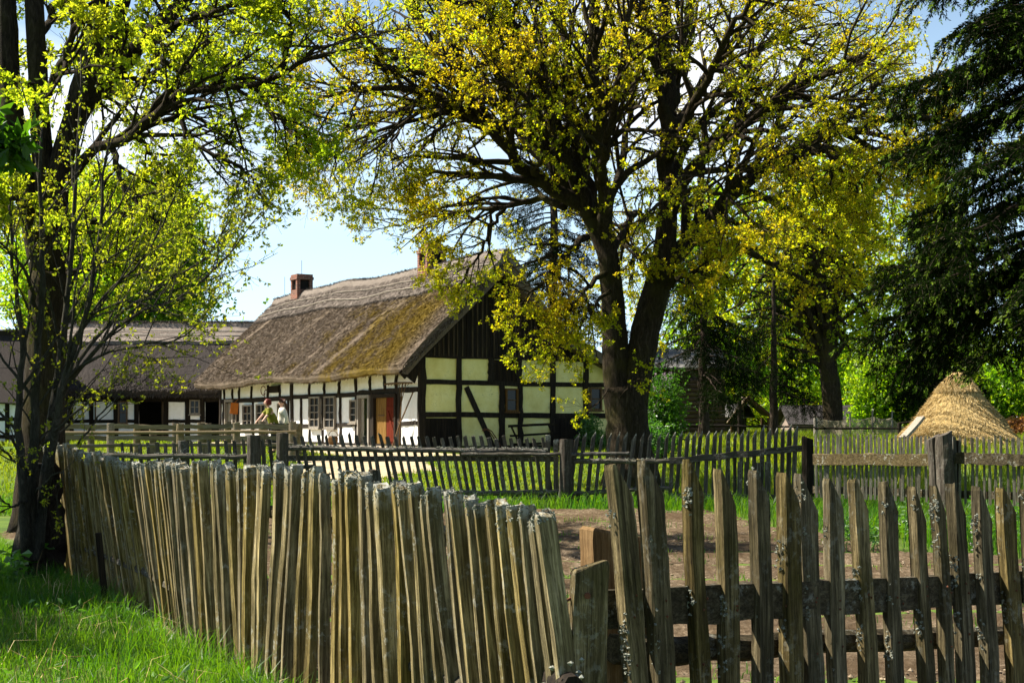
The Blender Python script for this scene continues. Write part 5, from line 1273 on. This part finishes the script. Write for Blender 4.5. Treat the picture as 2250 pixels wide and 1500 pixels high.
nl = T.finish(sap, M['sapleaf'], M['palebark'], .036, .022, 4, .9, .2); print('sap', nl)
# burr wood trunk next to the fence end
mb = MB(); b_ = P(85, 1265, 13.9)
mb.tube(spline([P(85, 1262, 13.9), P(95, 1180, 13.9), P(92, 1090, 13.9), P(84, 1020, 13.9)], 14), np.linspace(.22, .15, 14), 14, rough=.12)
tag(mb.build('tree_stump', M['sprucebark'], smooth=True), 'dark broken tree stump against the end of the weathered fence', 'stump')

# --- background broadleaved trees, one thing each
def bgtree(px, base, D, trunk_pts, crown, leaf, label, r=.25, L=.2, k=5, nl=900, cat='tree', fork=8, name='tree', W=.6, barkm=None, group=None, per=26, cs=.42):
    """crown: list of ellipses (px,py,rx,ry); limbs are grown from the trunk into them, leaves hang in clumps on the limbs"""
    t = thing(name, [(px - CX) / F * D, D, float(gz((px - CX) / F * D, D))], 0, label, cat, group)
    loc = np.array(t.location); w = MB(); lf = MB()
    tp = spline([P(x, y, D) for x, y in trunk_pts], 14, .03) if len(trunk_pts) > 1 else None
    if tp is not None: w.tube(tp, np.linspace(r, r * .4, 14), 9, rough=.06)
    cl = []
    for (cx, cy, rx, ry) in crown:
        c = P(cx, cy, D); ax = np.array([rx / F * D, max(rx, ry) / F * D * .9, ry / F * D])
        n = max(6, int(nl * rx * ry / 10000))
        u = norm(RNG.normal(size=(n, 3))) * RNG.uniform(.25, 1, (n, 1)) ** .5
        pts = c + u * ax * (1 + .25 * hnoise(u[:, 0] * 3 + cx, u[:, 1] * 3, u[:, 2] * 3))[:, None]
        cl.append(pts)
        if tp is not None:
            for i in range(min(fork, n)):
                s0 = tp[RNG.integers(5, 14)]; e = pts[i]; m_ = (s0 + e) / 2 + [0, 0, .12 * np.linalg.norm(e - s0)] + RNG.normal(0, .15, 3)
                q = spline([s0, m_, e], 8, .04); w.tube(q, np.linspace(r * .3, r * .05, 8), 5)
                for jj in range(4):
                    e2 = pts[RNG.integers(0, n)]; s1 = q[RNG.integers(3, 8)]
                    if np.linalg.norm(e2 - s1) < ax[0] * .9: w.tube(spline([s1, (s1 + e2) / 2 + RNG.normal(0, .1, 3), e2], 5), np.linspace(r * .1, r * .02, 5), 3, cap=False)
    cl = np.concatenate(cl); q = np.repeat(cl, per, 0) + RNG.normal(0, cs * L / .2, (len(cl) * per, 3)) * [1, 1, .75]
    rosettes(lf, q - loc, k, L, L * W, 0, .2)
    if tp is not None: w.v = [v - loc for v in w.v]; w.build('trunk', barkm or M['oakbark'], t, smooth=True)
    lf.build('crown', leaf, t)
    return t
bgtree(330, 900, 80, [(330, 930), (325, 800), (320, 600), (310, 480)], [(310, 550, 140, 110), (260, 660, 150, 80), (390, 640, 90, 90), (230, 470, 120, 90), (140, 620, 120, 120), (350, 470, 80, 70)], M['brightleaf'], 'bright yellow green tree rising behind the long low cottage', .4, .26, 4, 95, per=24)
bgtree(80, 900, 84, [(80, 930), (70, 700), (60, 450)], [(60, 560, 110, 150), (20, 400, 90, 130), (140, 420, 90, 100)], M['greenleaf'], 'green leafy tree behind the limbs at the left edge', .4, .28, 4, 36, per=18)
# trees on the right behind the meadow
bgtree(1822, 940, 62, [(1828, 955), (1824, 860), (1818, 760), (1800, 640), (1790, 520)], [(1800, 640, 130, 90), (1700, 560, 120, 90), (1860, 560, 100, 90), (1640, 660, 110, 80), (1880, 700, 80, 80), (1750, 740, 80, 60)], M['limeleaf'], 'twin trunked tree with ochre leaves right of the sheds', .48, .19, 4, 40, per=8, fork=14)
bgtree(1860, 940, 65, [(1832, 930), (1826, 800), (1838, 650), (1835, 480), (1830, 380)], [(1840, 420, 110, 110), (1780, 470, 120, 80), (1900, 560, 90, 120)], M['limeleaf'], 'slender pale green tree crossing the twin trunked tree', .25, .2, 4, 46, per=9, fork=12)
bgtree(1965, 950, 66, [(1960, 960), (1958, 900), (1955, 820)], [(1950, 840, 62, 60), (1965, 900, 70, 45), (1920, 885, 50, 40), (2010, 880, 30, 50)], M['brightleaf'], 'rounded bright green young maple left of the straw hut', .15, .2, 5, 130, per=20)
bgtree(1560, 950, 84, [(1560, 960), (1555, 800), (1550, 650)], [(1560, 800, 130, 100), (1640, 860, 90, 50), (1510, 680, 110, 110), (1640, 660, 120, 130), (1480, 860, 60, 60), (1580, 500, 120, 130)], M['brightleaf'], 'yellow green tree far behind the log cabin', .35, .3, 4, 60, per=8)
bgtree(1720, 950, 90, [(1720, 960), (1722, 800), (1730, 620)], [(1730, 840, 120, 60), (1770, 740, 120, 80), (1680, 780, 70, 70), (1820, 850, 70, 50), (1740, 590, 130, 130), (1800, 440, 120, 110), (1900, 720, 70, 90)], M['brightleaf'], 'pale yellow tree mass behind the plank shed', .35, .32, 4, 60, per=8)
bgtree(2000, 950, 96, [(2000, 960), (2010, 800), (2020, 560)], [(1990, 520, 110, 130), (1960, 640, 90, 90), (2060, 640, 90, 110)], M['brightleaf'], 'light green tree seen between the oak limb and the spruce', .4, .3, 4, 40, per=10)
# --- bushes and hedge
bgtree(2200, 950, 82, [(2200, 960), (2200, 930)], [(2200, 880, 90, 55), (2120, 890, 70, 45), (2260, 850, 60, 80), (2170, 840, 60, 40), (2060, 900, 50, 40)], M['brightleaf'], 'bright green bushes behind the straw hut', .12, .24, 4, 150, 'bush', name='bush', per=14)
bgtree(2235, 950, 60, [(2235, 962), (2235, 950)], [(2232, 946, 24, 12), (2262, 945, 30, 16)], M['drybush'], 'rust orange dry bush at the right foot of the straw hut', .05, .12, 5, 1200, 'bush', name='bush', per=12)
bgtree(1700, 950, 95, [(1700, 960), (1700, 940)], [(1620, 890, 90, 40), (1860, 900, 90, 35), (1990, 900, 80, 40), (1490, 900, 60, 50)], M['limeleaf'], 'pale thicket along the far side of the sheds', .12, .28, 4, 200, 'bush', name='bush', per=12)
# far wood along the horizon
mb = MB(); n = 2600
x = RNG.uniform(-75, 110, n); y = RNG.uniform(112, 150, n); hh = 6 + 3.2 * hnoise(x * .11, y * .05) 
z = gz(x, y) + hh * RNG.uniform(0, 1, n) ** .7
q = np.repeat(np.stack([x, y, z], 1), 14, 0) + RNG.normal(0, .8, (n * 14, 3))
rosettes(mb, q, 4, .5, .34)
tag(mb.build('far_wood', M['brightleaf']), 'far green wood closing the horizon behind the farm', 'wood', kind='stuff')
# lilac next to the oak
t = thing('lilac_bush', P(1450, 975, 40) * [1, 1, 0] + [0, 0, .6], 0, 'lilac bush with pale pink blossom beside the great oak trunk', 'bush'); loc = np.array(t.location)
w = MB(); lf = MB(); fl = MB(); ends = []
for i in range(26):
    e = P(1452 + RNG.normal(0, 24), RNG.uniform(830, 930) + 0, 40 + RNG.normal(0, .5)); e[0] += 0
    if e[2] > 2.2: e[0] = e[0] * .5 + .5 * P(1446, 850, 40)[0]
    s0 = loc + RNG.normal(0, .12, 3) * [1, 1, 0]; q = spline([s0, (s0 * .45 + e * .55) + RNG.normal(0, .1, 3), e], 6); w.tube(q - loc, np.linspace(.025, .006, 6), 4); ends.append(e)
    p = np.repeat(q[2:], 30, 0) + RNG.normal(0, .2, (120, 3)); rosettes(lf, p - loc, 4, .075, .05)
ends = sorted(ends, key=lambda e: -e[2])
for e in ends[:11]:
    n = 45; u = RNG.uniform(0, 1, n); r = .07 * (1 - u * .7)[:, None]
    kites(fl, e - loc + np.stack([RNG.normal(0, 1, n) * r[:, 0], RNG.normal(0, 1, n) * r[:, 0], .22 * u - .03], 1), RNG.normal(size=(n, 3)), .035, .026)
w.build('stem', M['palebark'], t); lf.build('leaves', M['deepleaf'], t); fl.build('blossom', M['lilac'], t)
bgtree(1432, 985, 36, [(1432, 1000), (1432, 985)], [(1436, 968, 22, 24)], M['weed'], 'small dark leafy bush at the right foot of the oak', .03, .09, 4, 1600, 'bush', name='bush', per=8)
# creeper at the oak's left foot
bgtree(1302, 990, 46, [(1302, 992), (1300, 970)], [(1300, 965, 14, 22), (1296, 935, 7, 18), (1318, 975, 14, 10)], M['weed'], 'creeper climbing the dark panel left of the oak trunk', .03, .08, 4, 2500, 'climber', name='climbing_plant', per=6)

# ------------------------------------------------------------------ spruces
def spruce(loc, H, label, z0, R, nwh, tw=.055, nL=.05, per=9, droop=.75, seed=0, tips=True, side=None, step=.11, hang=.5, keepf=None, fresh=.22, sg=.08, zmax=None, fan=.5, wr=.16, spl=.85):
    """whorls of drooping boughs with hanging side shoots set with needles"""
    t = thing('spruce_tree', loc, 0, label, 'tree'); w = MB(); nd = MB(); A = []; Dv = []; U = []
    n = 20; q = np.stack([RNG.normal(0, .03, n), RNG.normal(0, .03, n), np.linspace(-.2, H, n)], 1); w.tube(q, np.linspace(.30, .03, n) * (H / 18) ** .5, 11, rough=.05)
    for i in range(nwh):
        u = (i + RNG.uniform(0, 1)) / nwh; z = z0 + ((zmax or H) - z0) * u; r = R * (1 - (z / H) ** 1.3) * RNG.uniform(.65, 1.15) + .3
        a = RNG.uniform(0, 2 * np.pi) if side is None else RNG.normal(side[0], side[1])
        k = 9; s = np.linspace(0, 1, k); dirh = np.array([math.cos(a), math.sin(a)])
        zz = z + r * (.12 * s - droop * s ** 1.6 * .8 + .22 * s ** 4)
        b = np.stack([dirh[0] * r * s, dirh[1] * r * s, zz], 1) + RNG.normal(0, .03, (k, 3)) * s[:, None]
        if keepf is not None and not keepf(b[-1] + loc): continue
        w.tube(b, np.linspace(.012 + .012 * r, .006, k), 5, cap=False)
        m = int(r / step * .9)
        for j in range(m):
            f = .12 + .88 * (j + .5) / m; x = f * (k - 1); ia = min(int(x), k - 2); p = b[ia] + (b[ia + 1] - b[ia]) * (x - ia)
            for sgn in (-1, 1):
                l = (.25 + .75 * hang * math.sin(f * 2.6)) * RNG.uniform(.45, 1.3) * min(1, r / 2.0 + .4)
                d = np.array([-dirh[1] * sgn, dirh[0] * sgn, 0]) * .8 + np.array([dirh[0], dirh[1], 0]) * .55 + RNG.normal(0, .15, 3)
                ns = max(2, int(l / sg)); pp = [p]; dd = norm(d)
                for h_ in range(ns): dd = norm(dd + np.array([0, 0, -.30 * hang - .05])); pp.append(pp[-1] + dd * l / ns)
                pp = np.array(pp); w.tube(pp, np.linspace(.006, .003, len(pp)), 3, cap=False)
                for q_, (c0, c1) in enumerate(zip(pp[:-1], pp[1:])):
                    A.append(c0); Dv.append(c1 - c0); U.append(1.0 if q_ == ns - 1 else 0)
                    if RNG.uniform() < fan:
                        sd_ = norm(np.cross(c1 - c0, [0, 0, 1])) * (1 if q_ % 2 else -1); dv = norm(norm(c1 - c0) + sd_ * .9 + RNG.normal(0, .2, 3)) * RNG.uniform(.9, 1.7) * sg
                        A.append(c0); Dv.append(dv); U.append(0)
    A = np.array(A); Dv = np.array(Dv); U = np.array(U); print('spruce segs', len(A))
    m = len(A); ia = np.repeat(np.arange(m), per); f = RNG.uniform(0, 1, m * per)[:, None]
    base = A[ia] + Dv[ia] * f; tg = norm(Dv[ia]); r = RNG.normal(size=base.shape); r -= tg * (r * tg).sum(1)[:, None]
    d = tg * .9 + norm(r) * spl
    new = (U[ia] > .5) & (f[:, 0] > .35) & (np.repeat(RNG.uniform(0, 1, m), per) < fresh * 3)
    if not tips: new[:] = False
    kites(nd, base[~new], d[~new], nL * RNG.uniform(.7, 1.2, (~new).sum()), nL * wr, 0, .1)
    if new.any(): kites(nd, base[new], d[new], nL * RNG.uniform(.7, 1.1, new.sum()), nL * wr * 1.2, 1, .1)
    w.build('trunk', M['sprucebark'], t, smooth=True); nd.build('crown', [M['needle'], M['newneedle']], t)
    return t
Ds = 19.0
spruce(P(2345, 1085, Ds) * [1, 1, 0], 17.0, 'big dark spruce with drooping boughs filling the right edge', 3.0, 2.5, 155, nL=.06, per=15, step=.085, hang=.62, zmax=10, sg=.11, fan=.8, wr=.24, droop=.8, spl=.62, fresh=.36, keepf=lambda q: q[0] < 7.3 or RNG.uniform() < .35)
spruce(P(2065, 970, 63) * [1, 1, 0] + [0, 0, .9], 16.0, 'dark spruce hung with trailing boughs behind the straw hut', 2.4, 2.5, 170, nL=.15, per=8, step=.24, hang=1.5, tips=False, sg=.17)
spruce(P(1545, 960, 52) * [1, 1, 0] + [0, 0, .8], 9.0, 'dark spruce standing before the log cabin with its trunk bare below', 2.2, 2.7, 50, nL=.14, per=8, step=.22, hang=1.3, tips=False, sg=.15)
spruce(P(1700, 960, 56) * [1, 1, 0] + [0, 0, .8], 8.0, 'dark spruce with hanging boughs above the low shed', 2.0, 1.6, 38, nL=.14, per=8, step=.22, hang=1.5, tips=False, sg=.15)
spruce(P(1215, 970, 66) * [1, 1, 0] + [0, 0, .9], 19.5, 'tall dark spruce rising behind the cottage roof', 4.0, 3.8, 130, nL=.17, per=8, step=.26, hang=.9, tips=False, sg=.18)
spruce(P(385, 940, 86) * [1, 1, 0] + [0, 0, 1.0], 11.0, 'dark bluish conifer at the right side of the bright tree behind the low cottage', 2, 2.4, 80, nL=.22, per=8, step=.3, hang=.6, tips=False, sg=.22)
# ================================================================== people
def skin(name, nodes, edges, mat, parent, root=0, lv=1):
    me = bpy.data.meshes.new(name); me.from_pydata([n[:3] for n in nodes], edges, []); o = bpy.data.objects.new(name, me); COL.objects.link(o)
    md = o.modifiers.new('s', 'SKIN'); md.use_smooth_shade = True; md.branch_smoothing = .4
    for v, n in zip(me.skin_vertices[0].data, nodes): r = n[3]; v.radius = (r, r) if not isinstance(r, tuple) else r
    for i, v in enumerate(me.skin_vertices[0].data): v.use_root = i == root
    o.modifiers.new('u', 'SUBSURF').levels = lv; o.modifiers['u'].render_levels = lv
    bpy.context.view_layer.update()
    ev = o.evaluated_get(bpy.context.evaluated_depsgraph_get()); nm = bpy.data.meshes.new_from_object(ev)
    for p in nm.polygons: p.use_smooth = True
    nm.materials.clear(); nm.materials.append(mat)
    bpy.data.objects.remove(o); bpy.data.meshes.remove(me); nm.name = name
    return link(bpy.data.objects.new(name, nm), parent)
def plain(name, c, rough=.8):
    return rough_mat(name, [(.3, tuple(q * .85 for q in c)), (.7, c)], 14, bump=.15, bdist=.01, rough=rough)
SKIN = plain('skin', (.56, .34, .24), .6)
def chain(nodes, edges, start, pts):
    prev = start
    for p in pts: nodes.append(p); edges.append((prev, len(nodes) - 1)); prev = len(nodes) - 1
    return prev
def person(loc, facing, label, H, lean, armL, armR, hairkind, top_mat, leg_mat, hair_mat, sleeve, stout=1.0):
    """local frame: faces -X, z up; armL/armR: (elbow, wrist) points; lean: forward shift of the chest"""
    p = thing('person', loc, facing, label, 'person'); s = H / 1.68; st = stout
    n = [(0, 0, .92 * s, .125 * st)]; e = []
    sp = chain(n, e, 0, [(-lean * .35, 0, 1.08 * s, .115 * st), (-lean * .8, 0, 1.25 * s, .135 * st), (-lean, 0, 1.38 * s, .10 * st)])
    neck = chain(n, e, sp, [(-lean * 1.12, 0, 1.45 * s, .05), (-lean * 1.2 - .01, 0, 1.50 * s, .052)])
    hx = -lean * 1.25 - .02
    chain(n, e, neck, [(hx - .01, 0, 1.56 * s, .075), (hx, 0, 1.63 * s, .082), (hx + .012, 0, 1.68 * s, .055)])
    for sy, (el, wr) in ((1, armL), (-1, armR)):
        sh = chain(n, e, sp, [(-lean * .98, sy * .13 * st, 1.365 * s, .07 * st), (-lean * .95, sy * .185 * st, 1.335 * s, .062 * st)])
        w = chain(n, e, sh, [(*el, .042 * st), (*wr, .028)])
        d = norm(np.array(wr) - np.array(el)); pal = np.array(wr) + d * .06
        pm = chain(n, e, w, [(*pal, .030)])
        side = norm(np.cross(d, [0, 1, 0.01])); acr = norm(np.cross(d, side))
        for fi, (o_, l) in enumerate(((-.03, .065), (-.01, .078), (.01, .073), (.03, .055))):
            b = pal + acr * o_ + d * .015; chain(n, e, pm, [(*b, .0095), (*(b + d * l * .55 + np.array([0, 0, -.01])), .009), (*(b + d * l * .9 + np.array([0, 0, -.03])), .008)])
        b = np.array(wr) + d * .025 + acr * -.03; chain(n, e, pm, [(*b, .011), (*(b + d * .035 - acr * .018), .009)])
    for sy in (1, -1):
        chain(n, e, 0, [(.0, sy * .09, .84 * s, .095 * st), (-.02, sy * .10, .48 * s, .062), (.01, sy * .10, .10 * s, .042), (-.05, sy * .105, .045, .04), (-.16, sy * .11, .035, .034)])
    body = skin('body', n, e, SKIN, p, 0, 1)
    # garments
    n = [(.0, 0, .84 * s, .155 * st)]; e = []
    sp = chain(n, e, 0, [(-lean * .2, 0, .98 * s, .15 * st), (-lean * .45, 0, 1.10 * s, .145 * st), (-lean * .8, 0, 1.25 * s, .16 * st), (-lean, 0, 1.375 * s, .115 * st), (-lean * 1.1, 0, 1.43 * s, .066)]) - 1
    for sy, (el, wr) in ((1, armL), (-1, armR)):
        sh = chain(n, e, sp, [(-lean * .98, sy * .13 * st, 1.365 * s, .088 * st), (-lean * .95, sy * .19 * st, 1.335 * s, .082 * st)])
        if sleeve == 'long': chain(n, e, sh, [(*el, .064 * st), (*(np.array(wr) * .95 + np.array(el) * .05), .046)])
        else: chain(n, e, sh, [(*el, .066 * st), (*(np.array(el) * .75 + np.array(wr) * .25), .062 * st)])
    skin('blouse' if sleeve == 'short' else 'jumper', n, e, top_mat, p, 0, 1)
    n = [(0, 0, .93 * s, .145 * st)]; e = []
    for sy in (1, -1): chain(n, e, 0, [(.0, sy * .09, .84 * s, .115 * st), (-.02, sy * .10, .48 * s, .085), (.01, sy * .10, .12 * s, .07)])
    skin('trousers', n, e, leg_mat, p, 0, 1)
    for sy in (1, -1):
        n = [(.03, sy * .10, .05, .045)]; e = []; chain(n, e, 0, [(-.06, sy * .105, .05, .048), (-.18, sy * .11, .04, .04)]); skin('shoe', n, e, plain('dark_leather', (.05, .035, .025)), p, 0, 1)
    hc = np.array([hx, 0, 1.625 * s])
    n = [(hx + .01, 0, 1.70 * s, .078)]; e = []
    if hairkind == 'bob':
        chain(n, e, 0, [(hx + .06, 0, 1.655 * s, .085), (hx + .085, 0, 1.58 * s, .075), (hx + .08, 0, 1.50 * s, .055)])
        for sy in (1, -1): chain(n, e, 0, [(hx + .01, sy * .06, 1.65 * s, .05), (hx + .03, sy * .085, 1.57 * s, .04), (hx + .04, sy * .08, 1.50 * s, .03)])
        chain(n, e, 0, [(hx - .05, 0, 1.70 * s, .045)])
    else:
        chain(n, e, 0, [(hx + .055, 0, 1.66 * s, .075), (hx + .10, 0, 1.60 * s, .035), (hx + .13, 0, 1.50 * s, .03), (hx + .14, 0, 1.38 * s, .022), (hx + .13, 0, 1.30 * s, .01)])
        chain(n, e, 0, [(hx - .045, 0, 1.695 * s, .045)])
    skin('hair', n, e, hair_mat, p, 0, 1)
    # face: nose, eyes, mouth, ears
    mb = MB(); lumps(mb, np.array([[hx - .092, 0, 1.585 * s]]), .017, 0, 1.5); lumps(mb, np.array([[hx + .0, .082, 1.585 * s], [hx + .0, -.082, 1.585 * s]]), .024, 0, 1.3)
    mb.build('nose_and_ears', SKIN, body)
    mb = MB(); lumps(mb, np.array([[hx - .072, .032, 1.61 * s], [hx - .072, -.032, 1.61 * s]]), .011); mb.build('eyes', M['dark'], body)
    mb = MB(); lumps(mb, np.array([[hx - .078, 0, 1.545 * s], [hx - .076, .015, 1.545 * s], [hx - .076, -.015, 1.545 * s]]), .011, 0, .5); mb.build('mouth', plain('lips', (.4, .12, .1)), body)
    return p
zp = 42.0
def pl_(px, z=zp): x = (px - CX) / F * z; return (x, z, float(gz(x, z)) + .02)
g0 = pl_(600)[2]
# leaning woman: hands on the rail to her left (picture left); rail top height
rh = EYE + (HZ - 931) / F * 41 - g0 + .03
hA = EYE + (HZ - 886) / F * zp - g0; hB = EYE + (HZ - 881) / F * zp - g0
def L_(px, py, dz=0.0, ref=596): return ((px - ref) / F * zp, dz, EYE + (HZ - py) / F * zp - g0)
person(pl_(603), 0, 'person with red brown bob in an olive green blouse leaning on the rail fence', hA * 1.07, .16, ((-.24, -.25, rh + .30), (-.40, -.62, rh + .04)), ((-.12, -.30, rh + .26), (-.24, -.66, rh + .03)), 'bob',
       plain('olive_blouse', (.17, .17, .012)), plain('dark_trousers', (.03, .03, .035)), plain('red_brown_hair', (.13, .022, .012), .5), 'short', 1.08)
person(pl_(623, 42.3), .1, 'person with brown ponytail in a cream jumper standing at the rail fence', hB * 1.01, .03, ((.06, .22, 1.02), (-.10, .20, .82)), ((.10, -.24, 1.04), (.05, -.23, .80)), 'tail',
       plain('cream_jumper', (.66, .63, .52)), plain('grey_trousers', (.16, .16, .17)), plain('brown_hair', (.07, .028, .014), .5), 'long', 1.2)
# ================================================================== light, sky, camera
EL = math.radians(48); AZ = math.atan2(-.97, .20)
S = Vector((math.sin(AZ) * math.cos(EL), math.cos(AZ) * math.cos(EL), math.sin(EL)))
ld = bpy.data.lights.new('sun', 'SUN'); ld.energy = 5.0; ld.angle = math.radians(.55); ld.color = (1.0, .93, .80)
lo = link(bpy.data.objects.new('sun', ld)); lo.location = (-40, 10, 60); lo.rotation_euler = (-S).to_track_quat('-Z', 'Y').to_euler()
W = bpy.data.worlds.new('World'); SC.world = W; W.use_nodes = True; nt = W.node_tree; nt.nodes.clear()
out = nt.nodes.new('ShaderNodeOutputWorld'); bg = nt.nodes.new('ShaderNodeBackground')
sky = nt.nodes.new('ShaderNodeTexSky'); sky.sky_type = 'NISHITA'; sky.sun_disc = False; sky.sun_elevation = EL; sky.sun_rotation = AZ; sky.dust_density = .6; sky.air_density = 1.0; sky.ozone_density = 1.5
tc = nt.nodes.new('ShaderNodeTexCoord')
mp = nt.nodes.new('ShaderNodeMapping'); mp.inputs['Scale'].default_value = (1, 1, 2.2); mp.inputs['Location'].default_value = CLOUD_OFF if 'CLOUD_OFF' in globals() else (.35, .1, .15)
nt.links.new(tc.outputs['Generated'], mp.inputs[0])
n1 = noise(nt, mp.outputs[0], 3.2, 8, .55, .3)
cl = maprange(nt, n1, .46, .60)
dt_ = N(nt, 'VectorMath', operation='DOT_PRODUCT'); nt.links.new(tc.outputs['Generated'], dt_.inputs[0]); dt_.inputs[1].default_value = (-.14, .957, .25)
DOT = maprange(nt, dt_.outputs['Value'], .90, .965)
sp = nt.nodes.new('ShaderNodeSeparateXYZ'); nt.links.new(tc.outputs['Generated'], sp.inputs[0])
cm = N(nt, 'Math', operation='MULTIPLY'); c0_ = N(nt, 'Math', operation='MULTIPLY'); nt.links.new(cl, c0_.inputs[0]); nt.links.new(DOT, c0_.inputs[1]); nt.links.new(c0_.outputs[0], cm.inputs[0]); nt.links.new(maprange(nt, sp.outputs[2], .12, .21), cm.inputs[1])
hz_ = mix(nt, maprange(nt, sp.outputs[2], .02, .34, .66, .0), sky.outputs[0], (8.0, 11.4, 14.2))
mx = mix(nt, cm.outputs[0], hz_, (8.6, 8.8, 9.3))
nt.links.new(mx, bg.inputs[0]); bg.inputs[1].default_value = .05
nt.links.new(bg.outputs[0], out.inputs[0])
cd = bpy.data.cameras.new('camera'); co = link(bpy.data.objects.new('camera', cd)); SC.camera = co
co.location = (0, 0, EYE); co.rotation_euler = (math.pi / 2, 0, 0)
cd.sensor_width = 36; cd.sensor_fit = 'HORIZONTAL'; cd.lens = F / 2250 * 36; cd.shift_x = 0; cd.shift_y = (HZ - 750) / 2250; cd.clip_end = 2000; cd.clip_start = .05
vs = SC.view_settings; vs.view_transform = 'Standard'; vs.look = 'None'; vs.gamma = 1; vs.exposure = 1.55; vs.use_curve_mapping = False
SC.render.engine = 'CYCLES'; cy = SC.cycles; cy.max_bounces = 6; cy.diffuse_bounces = 3; cy.glossy_bounces = 2; cy.transmission_bounces = 5; cy.transparent_max_bounces = 6
cy.use_denoising = True; cy.caustics_reflective = False; cy.caustics_refractive = False; cy.sample_clamp_indirect = 6
